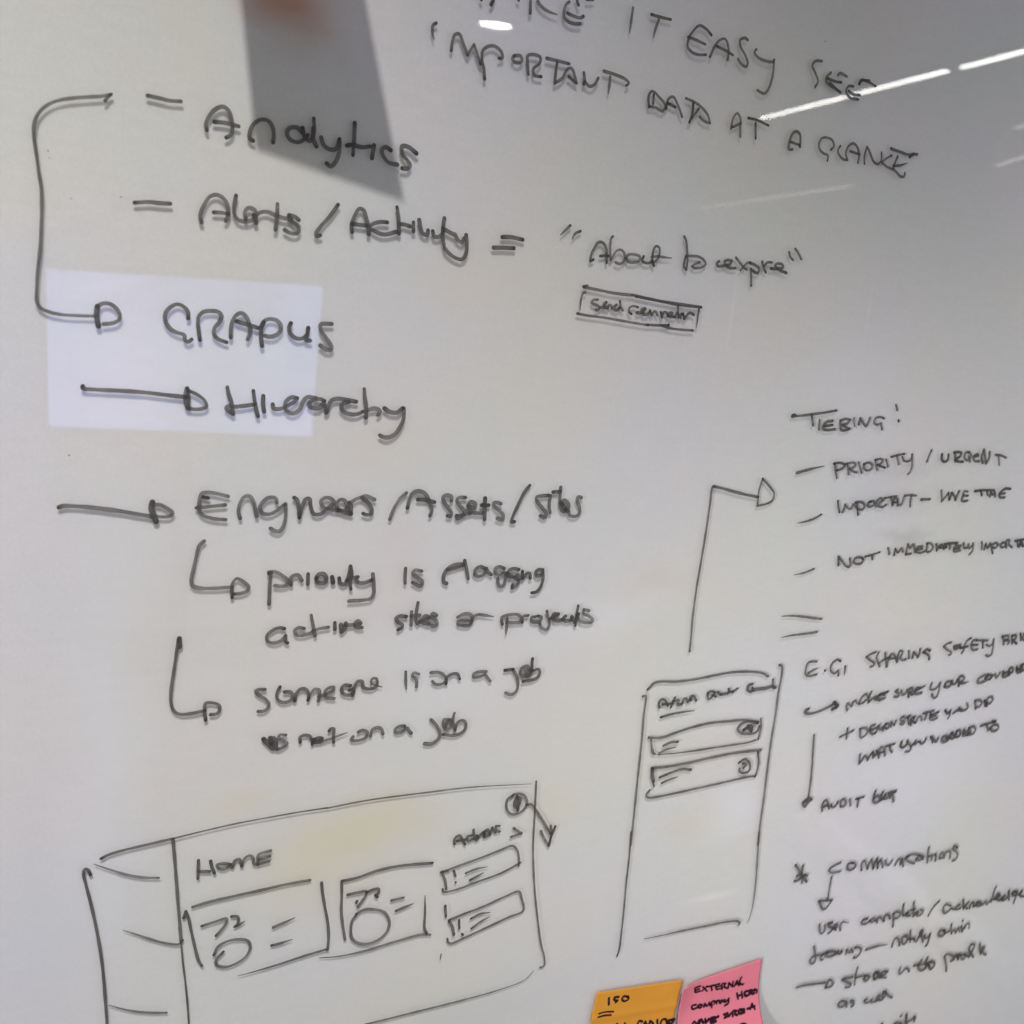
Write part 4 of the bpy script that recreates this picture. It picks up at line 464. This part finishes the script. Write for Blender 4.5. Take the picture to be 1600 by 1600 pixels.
["word","handwritten word store","",[[27.4,0,6607,-142,6532,-131,6494,-135,6540,-165,6601,-202,6599,-223,6545,-218],[24.9,0,6645,-65,6638,-120,6641,-174,6648,-219],[26.4,0,6643,-156,6704,-157,6765,-165],[27.9,0,6743,-183,6773,-169,6806,-194,6784,-215,6747,-201,6745,-179],[28.2,0,6887,-164,6854,-167,6856,-206,6882,-229,6904,-207,6888,-170],[28.2,0,6866,-225,6853,-183,6875,-161,6914,-182,6917,-221,6938,-226],[27.0,0,6936,-215,6982,-210,7012,-189,6961,-177,6937,-193,6952,-224,7008,-243]]],
["word","handwritten word in before to profile","",[[26.2,0,7159,-192,7155,-218,7167,-252,7199,-240,7228,-214,7259,-227,7280,-255]]],
["word","crossed over words to the before profile","",[[30.8,0,7327,-213,7422,-222,7506,-236],[30.9,0,7412,-180,7384,-212,7396,-260,7438,-282,7480,-275,7480,-247],[31.0,0,7479,-176,7470,-210,7484,-265],[32.6,0,7484,-236,7532,-225,7582,-249,7584,-283,7551,-298,7511,-254]]],
["word","handwritten word profile","",[[30.2,0,7763,-369,7743,-310,7711,-245,7698,-214],[28.8,0,7700,-220,7717,-201,7765,-212,7822,-254,7807,-285,7790,-275],[29.0,0,7832,-279,7833,-239,7871,-243],[29.1,0,7859,-251,7891,-288,7886,-240,7912,-252],[29.3,0,7957,-251,7922,-260,7930,-291,7963,-299,7977,-268],[29.4,0,7959,-258,8018,-287],[29.5,0,8026,-296,8057,-242,8068,-190,8018,-175,8001,-206,8029,-251,8087,-311],[29.7,0,8135,-190,8149,-240,8177,-301],[31.4,0,8172,-284,8210,-269,8214,-247,8180,-239,8195,-289,8252,-326]]],
["word","handwritten word as","",[[27.6,0,6583,-355,6527,-340,6498,-357,6517,-383,6566,-393,6593,-368,6602,-408],[30.5,0,6673,-373,6638,-363,6649,-383,6674,-389,6677,-417,6657,-417]]],
["word","handwritten word well","",[[27.0,0,6826,-396,6799,-400,6816,-426,6858,-431,6888,-417,6880,-437,6936,-446],[28.6,0,6936,-446,6975,-434,6975,-406,6946,-399,6945,-427,6992,-450],[27.3,0,7009,-376,7010,-410,7013,-450],[27.4,0,7013,-450,7041,-423,7033,-374,7068,-419,7127,-459]]],
["word","handwritten word cut off by the bottom edge","",[[27.7,0,7058,-691,7071,-689,7083,-709],[31.1,0,7217,-740,7251,-732,7306,-753,7346,-799],[28.2,0,7288,-680,7292,-670],[32.7,0,7355,-678,7362,-717,7363,-752,7388,-793],[28.6,0,7378,-753,7422,-756,7477,-742,7458,-725],[28.7,0,7477,-742,7472,-781]]],
["ink_dot","tiny ink dot left of Analytics","",[[4.6,0,602,5316,604,5313]]],
["ink_dot","tiny ink dot below the arrow to Hierarchy","",[[5.1,0,709,3997,712,3994]]],
["ink_dot","tiny ink dot above SEE","",[[7.6,0,4848,6534,4850,6533]]],
["ink_dot","tiny ink dot between the two upper dashes and the bracket","",[[4.0,0,699,5129,700,5128]]],
["ink_dot","tiny ink dot above the dash before Alerts","",[[4.1,0,903,5161,906,5160]]],
["ink_dot","tiny ink dot under the dot left of Analytics","",[[3.4,0,608,5286,608,5285]]]]
NAMES = {'word': 'handwritten_word', 'arrow': 'drawn_arrow', 'dash': 'drawn_dash'}
GROUPS = {'home_screen_sketch': 'rectangular home screen sketch with sidebar and cards',
          'phone_screen_sketch': 'tall phone screen sketch with two list boxes',
          'reminder_button_sketch': 'small drawn button reading send reminder'}
subs = {}
rng = random.Random(3)
for name, label, grp, sts in INK:
    par = board
    if grp:
        if grp not in subs:
            subs[grp] = empty(grp, (sts[0][2]*1e-4, 0, sts[0][3]*1e-4+1), board); subs[grp]['label'] = GROUPS[grp]
        par = subs[grp]
    ink_object(NAMES.get(name, name), label, sts, lambda x, z: -0.00025, M_ink, par, rng)

# ------------------------------------------------------------------ sticky notes
# sticky notes: corner (x, z), direction across, size, how far each point stands off the glass
NOTES = {
 'orange': dict(o=(0.4105, 1.0358), u=(0.9937, -0.112), s=0.0745),
 'pink':   dict(o=(0.4826, 1.0222), u=(0.9982, 0.060), s=0.0758),
}
def note_uv(n, x, z):
    d = NOTES[n]; ux, uz = d['u']; dx, dz = x - d['o'][0], z - d['o'][1]
    return dx*ux + dz*uz, dx*uz - dz*ux
def note_xz(n, a, b):
    d = NOTES[n]; ux, uz = d['u']
    return d['o'][0] + a*ux + b*uz, d['o'][1] + a*uz - b*ux
def lift(n, x, z):
    a, b = note_uv(n, x, z)
    if n == 'orange':
        l = 0.0006 + 3.0*(1 + 1.6*a/0.0745)*max(0, b - 0.021)**2 + 0.0006*max(0, 1 - abs(b-0.020)/0.004) + 0.0016*max(0, a/0.0745-0.75)*max(0, 1-b/0.03)
    else:
        l = 0.0006 + 9.0*max(0, b - 0.018)**2
        c = 0.75*max(0, 1 - (max(a, 0)*1.0 + max(b, 0)*0.55)/0.022)
        l += 0.0062*c**1.6
    return l

ONOTE = [
["word","handwritten word ISO","orange",[[21.8,0,4210,292,4217,239],[24.1,0,4292,280,4257,284,4260,265,4286,253,4273,243],[22.1,0,4375,258,4333,274,4324,253,4349,232,4380,243,4369,266]]],
["underline","double underline below ISO","orange",[[16.7,0,4143,189,4197,188,4263,174],[16.7,0,4137,166,4188,165,4244,155]]],
["word","handwritten word cut off by the bottom edge","orange",[[22.3,0,4308,66,4325,43],[22.4,0,4375,53,4388,27],[22.7,0,4481,3,4499,38,4526,27],[22.8,0,4534,-11,4552,20,4576,-21],[22.9,0,4586,-20,4594,14,4617,-6,4628,-26],[23.1,0,4658,6,4663,-43],[23.2,0,4682,-48,4701,-5,4733,-9,4746,-47],[26.7,0,4761,-24,4762,-46,4788,-49,4811,-28,4777,-24]]]]
PNOTE = [
["word","handwritten word EXTERNAL","pink",[[20.2,0,5016,181,4963,183,4978,143,5023,140],[20.2,0,4974,161,5009,160],[20.4,0,5040,136,5079,165],[20.4,0,5040,170,5086,124],[20.5,0,5086,159,5152,157],[20.5,0,5119,155,5132,118],[20.6,0,5197,155,5164,154,5176,116,5221,115],[20.6,0,5173,137,5206,136],[20.7,0,5229,103,5220,149,5255,144,5242,124,5274,101],[20.9,0,5286,98,5283,143,5325,103,5323,143],[21.0,0,5342,99,5358,140,5388,97],[21.0,0,5346,113,5379,114],[21.0,0,5399,161,5387,132,5401,104,5428,97]]],
["word","handwritten word company","pink",[[21.5,0,5003,33,4965,33,4974,7,5018,6],[23.8,0,5032,26,5017,16,5046,-1,5060,14,5037,26],[21.7,0,5078,0,5081,23,5106,-2,5125,21,5134,-4],[21.8,0,5151,-22,5148,21,5176,19,5167,-2],[21.9,0,5195,-4,5187,16,5215,14,5223,-6],[22.0,0,5234,-9,5238,13,5262,-6],[22.1,0,5266,11,5279,-10,5305,11],[22.1,0,5305,11,5302,-25,5269,-35]]],
["word","handwritten word HERE","pink",[[23.5,0,5382,30,5397,-15],[23.5,0,5390,5,5430,10],[23.6,0,5427,34,5437,-15],[27.2,0,5486,25,5457,22,5465,-8,5500,-6],[26.1,0,5505,-3,5503,25,5533,18,5516,4,5540,-11],[26.2,0,5546,-8,5549,24,5574,9,5569,-8]]],
["word","handwritten word MAKE on the pink note","pink",[[25.1,0,4978,-103,4994,-90,5015,-111,5038,-91],[27.5,0,5036,-115,5054,-90,5074,-115],[25.3,0,5092,-94,5096,-120,5124,-101],[26.6,0,5179,-101,5141,-101,5144,-130,5188,-127],[25.5,0,5145,-114,5212,-100]]],
["word","handwritten word SURE on the pink note","pink",[[23.4,0,5284,-98,5262,-98,5288,-120,5266,-123],[23.5,0,5296,-96,5305,-119,5329,-103],[23.6,0,5343,-127,5346,-95,5380,-97,5361,-114,5383,-127],[27.3,0,5452,-104,5402,-98,5400,-118,5451,-120]]],
["word","handwritten letter A on the pink note","pink",[[22.7,0,5481,-106,5555,-101],[22.8,0,5509,-112,5528,-78,5553,-121]]],
["word","handwritten mark at the bottom of the pink note","pink",[[21.5,0,5406,-194,5434,-194,5456,-202]]]]
def sticky(n, material, label, texts):
    d = NOTES[n]; s = d['s']
    root = empty('sticky_note', (d['o'][0], -0.001, d['o'][1]))
    tag(root, label, 'sticky note', 'sticky notes at the bottom of the whiteboard')
    G = 48; bm = bmesh.new(); g = []
    for j in range(G+1):
        for i in range(G+1):
            x, z = note_xz(n, s*i/G, s*j/G); g.append(bm.verts.new((x, -lift(n, x, z), z)))
    for j in range(G):
        for i in range(G):
            a = j*(G+1)+i; f = bm.faces.new((g[a], g[a+G+1], g[a+G+2], g[a+1])); f.smooth = True
    o = bm_obj('paper_sheet', bm, material, root)
    md = o.modifiers.new('thickness', 'SOLIDIFY'); md.thickness = 0.00012; md.offset = -1
    r2 = random.Random(5)
    for name, lab, grp, sts in texts:
        sts = [[q_[0]*0.92]+q_[1:] for q_ in sts]
        ink_object(NAMES.get(name, name), lab, sts, lambda x, z: -lift(n, x, z)-0.0002, M_pen, root, r2)
    return root
sticky('orange', M_orange, 'orange sticky note reading ISO, left of the pink note', ONOTE)
sticky('pink', M_pink, 'pink sticky note with a curled corner, right of the orange note', PNOTE)

# ------------------------------------------------------------------ what the glass mirrors: the room behind the photographer
M_black = simple('black_plastic', (0.015, 0.015, 0.017), 0.35)
M_white = simple('white_enamel', (0.75, 0.75, 0.74), 0.4)
M_strip = emit('strip_diffuser', (1.0, 0.97, 0.93), 24)
M_dim = emit('dim_strip_diffuser', (1.0, 0.98, 0.95), 3.0)
M_disc = emit('downlight_lens', (1.0, 0.97, 0.93), 60)
def strip(p0, p1, width, mlit, label):
    p0, p1 = Vector(p0), Vector(p1); d = p1-p0; ln = d.length; mid = (p0+p1)/2
    root = empty('ceiling_light', mid); root.rotation_euler = (0, 0, math.atan2(d.y, d.x))
    bpy.context.view_layer.update()
    tag(root, label, 'ceiling light', 'linear lights on the ceiling')
    for nm, bm, mt in (('housing', box_bm(-ln/2, ln/2, -width*.62, width*.62, 0.004, 0.06, 0.003), M_white),
                       ('diffuser', box_bm(-ln/2+.01, ln/2-.01, -width/2, width/2, -0.004, 0.0035), mlit)):
        me = bpy.data.meshes.new(nm); bm.to_mesh(me); bm.free(); o = bpy.data.objects.new(nm, me); COL.objects.link(o)
        me.materials.append(mt); o.parent = root
ZC = 2.7
strip((5.15, -5.60, ZC), (4.565, -3.565, ZC), 0.033, M_strip, 'bright linear light hanging behind the photographer, far one of the row')
strip((4.545, -3.472, ZC), (4.16, -2.14, ZC), 0.029, M_strip, 'bright linear light hanging behind the photographer, near one of the row')
strip((10.05, -12.4, ZC), (8.28, -7.84, ZC), 0.060, M_dim, 'dimmed linear light deep in the room behind the photographer')
strip((6.07, -4.32, ZC), (5.62, -3.20, ZC), 0.040, M_dim, 'short dimmed linear light to the right behind the photographer')
strip((7.45, -5.52, ZC), (6.35, -3.90, ZC), 0.045, M_dim, 'longer dimmed linear light to the right behind the photographer')
dl = empty('downlight', (2.634, -4.693, ZC)); tag(dl, 'round recessed downlight behind the photographer', 'ceiling light')
bm = bmesh.new(); bmesh.ops.create_cone(bm, cap_ends=True, segments=40, radius1=0.078, radius2=0.078, depth=0.01, matrix=Matrix.Translation((2.634, -4.693, ZC)))
bm_obj('lens', bm, M_disc, dl)
bm = bmesh.new()
ro = [[bm.verts.new((2.634+r_*math.cos(a*math.pi/20), -4.693+r_*math.sin(a*math.pi/20), z_)) for a in range(40)] for r_, z_ in ((0.092, ZC-.012), (0.115, ZC-.004), (0.115, ZC+.03), (0.092, ZC+.03))]
for i in range(4):
    for a in range(40): bm.faces.new((ro[i][a], ro[i][(a+1)%40], ro[(i+1)%4][(a+1)%40], ro[(i+1)%4][a]))
bm_obj('rim', bm, M_white, dl)
# wall mounted display, lit pale blue
def screen_mat():
    m_, nt, out = mat('lit_screen'); geo = N(nt, 'ShaderNodeNewGeometry')
    no = N(nt, 'ShaderNodeTexNoise'); no.inputs['Scale'].default_value = 2.2; no.inputs['Detail'].default_value = 1.5
    nt.links.new(geo.outputs['Position'], no.inputs['Vector'])
    cr = N(nt, 'ShaderNodeValToRGB'); e_ = cr.color_ramp.elements
    e_[0].position = 0.3; e_[0].color = (0.20, 0.28, 0.66, 1); e_[1].position = 0.7; e_[1].color = (0.44, 0.54, 1.0, 1)
    nt.links.new(no.outputs['Fac'], cr.inputs[0])
    e = N(nt, 'ShaderNodeEmission'); e.inputs[1].default_value = 5.5
    nt.links.new(cr.outputs[0], e.inputs[0]); nt.links.new(e.outputs[0], out.inputs[0]); return m_
dx0, dx1, dz0, dz1, dy = 0.462, 1.414, 0.826, 1.376, -3.5
disp = empty('display', ((dx0+dx1)/2, dy, dz0)); tag(disp, 'wide display lit pale blue, standing across the room', 'display')
bm = bmesh.new()
def quad(bm, P): bm.faces.new([bm.verts.new(p) for p in P])
quad(bm, [(0.458, dy, 1.363), (1.416, dy, 1.389), (1.410, dy, 0.8206), (0.475, dy, 0.8367)])
r_ = bmesh.ops.extrude_face_region(bm, geom=bm.faces[:])
for v in r_['geom']:
    if isinstance(v, bmesh.types.BMVert): v.co.y -= 0.01
bm_obj('screen', bm, screen_mat(), disp)
bm_obj('casing', box_bm(dx0-.02, dx1+.02, dy-.06, dy-.011, dz0-.02, dz1+.02, .004), M_black, disp)
bm_obj('stand', box_bm(0.90, 0.97, dy-.05, dy-.02, 0.0, dz0-.021), M_black, disp)
bm_obj('foot', box_bm(0.6, 1.28, dy-.25, dy+.2, -0.02, -0.001, .004), M_black, disp)

# unseen stand-in card added below the ceiling spot, shaped to cast the wedge shadow
M_shadow_card = simple('added_shadow_card', (0.16, 0.16, 0.165), 0.7)
SHADOW_CARD = [(0.1018, 1.6526), (0.1704, 1.6398), (0.1118, 1.8262), (0.0740, 1.8200)]
CY = -0.115
card = empty('card', (0.15, CY, 1.64)); tag(card, 'unseen grey card added to cast the wedge shadow above the word Analytics', 'card')
bm = bmesh.new(); fr = []
for k in range(9):
    t = k/8; row = []
    for i in range(5):
        s_ = i/4; lo_ = Vector(SHADOW_CARD[0]).lerp(Vector(SHADOW_CARD[1]), s_); hi_ = Vector(SHADOW_CARD[3]).lerp(Vector(SHADOW_CARD[2]), s_); p = lo_.lerp(hi_, t)
        row.append(bm.verts.new((p.x, CY-0.004*t*t, p.y)))
    fr.append(row)
for k in range(8):
    for i in range(4): bm.faces.new((fr[k][i], fr[k][i+1], fr[k+1][i+1], fr[k+1][i]))
cs = bm_obj('added_shadow_sheet', bm, M_shadow_card, card); md = cs.modifiers.new('thickness', 'SOLIDIFY'); md.thickness = 0.0012; md.offset = -1
# the hand holding it: fingers on the board side, thumb on the room side
M_skin = simple('skin', (0.60, 0.27, 0.15), 0.55, scale=180, bump=0.2)
M_sleeve = simple('grey_knit_sleeve', (0.20, 0.21, 0.23), 0.9, scale=500, bump=0.4)
person = empty('person', (0.11, -0.08, 1.75))
tag(person, 'raised hand in a grey sleeve holding the added unseen grey card in front of the board', 'person')
def skin_chain(name, chains, mt, par):
    vs, es, rs = [], [], []
    for ch in chains:
        prev = None
        for it in ch:
            if isinstance(it, int): prev = it; continue
            vs.append(it[0]); rs.append(it[1])
            if prev is not None: es.append((prev, len(vs)-1))
            prev = len(vs)-1
    me = bpy.data.meshes.new(name); me.from_pydata(vs, es, [])
    o = link(name, me, mt, par)
    o.modifiers.new('skin', 'SKIN'); sd = me.skin_vertices[0].data
    for i, r in enumerate(rs): sd[i].radius = (r, r); sd[i].use_root = (i == 0)
    sb = o.modifiers.new('smooth', 'SUBSURF'); sb.levels = 2; sb.render_levels = 2
    return o
HY = -0.085
palm = [((0.098, HY-.016, 1.838), .022), ((0.102, HY-.008, 1.800), .024), ((0.110, HY-.002, 1.768), .025), ((0.118, HY, 1.742), .021)]
def finger(x, dx, z0, ln, r, fwd):
    return [((x, HY+.002, z0), r*1.1), ((x+dx*.45, HY+.004+fwd*.5, z0-ln*.42), r), ((x+dx*.78, HY-.004+fwd, z0-ln*.75), r*.93), ((x+dx, HY-.014+fwd, z0-ln), r*.78)]
index = [((0.136, HY+.003, 1.712), .0088), ((0.156, HY+.022, 1.672), .0082), ((0.172, HY+.036, 1.640), .0082), ((0.178, HY+.043, 1.614), .0070)]
chains = [palm, [2]+finger(0.108, 0.008, 1.722, 0.052, .0070, .0), [3]+finger(0.118, 0.012, 1.716, 0.056, .0076, .0),
          [3]+finger(0.128, 0.018, 1.714, 0.056, .0078, .0), [3]+index,
          [1, ((0.122, HY-.022, 1.786), .010), ((0.124, HY-.044, 1.762), .0092), ((0.116, HY-.046, 1.738), .0080)]]
skin_chain('hand', chains, M_skin, person)
skin_chain('sleeve', [[((0.097, HY-.018, 1.846), .030), ((0.09, HY-.02, 1.92), .036), ((0.075, HY-.03, 2.04), .044), ((0.06, HY-.05, 2.14), .05)]], M_sleeve, person)

# ------------------------------------------------------------------ render
S.render.engine = 'CYCLES'
S.cycles.transparent_max_bounces = 10
S.cycles.max_bounces = 5; S.cycles.diffuse_bounces = 2
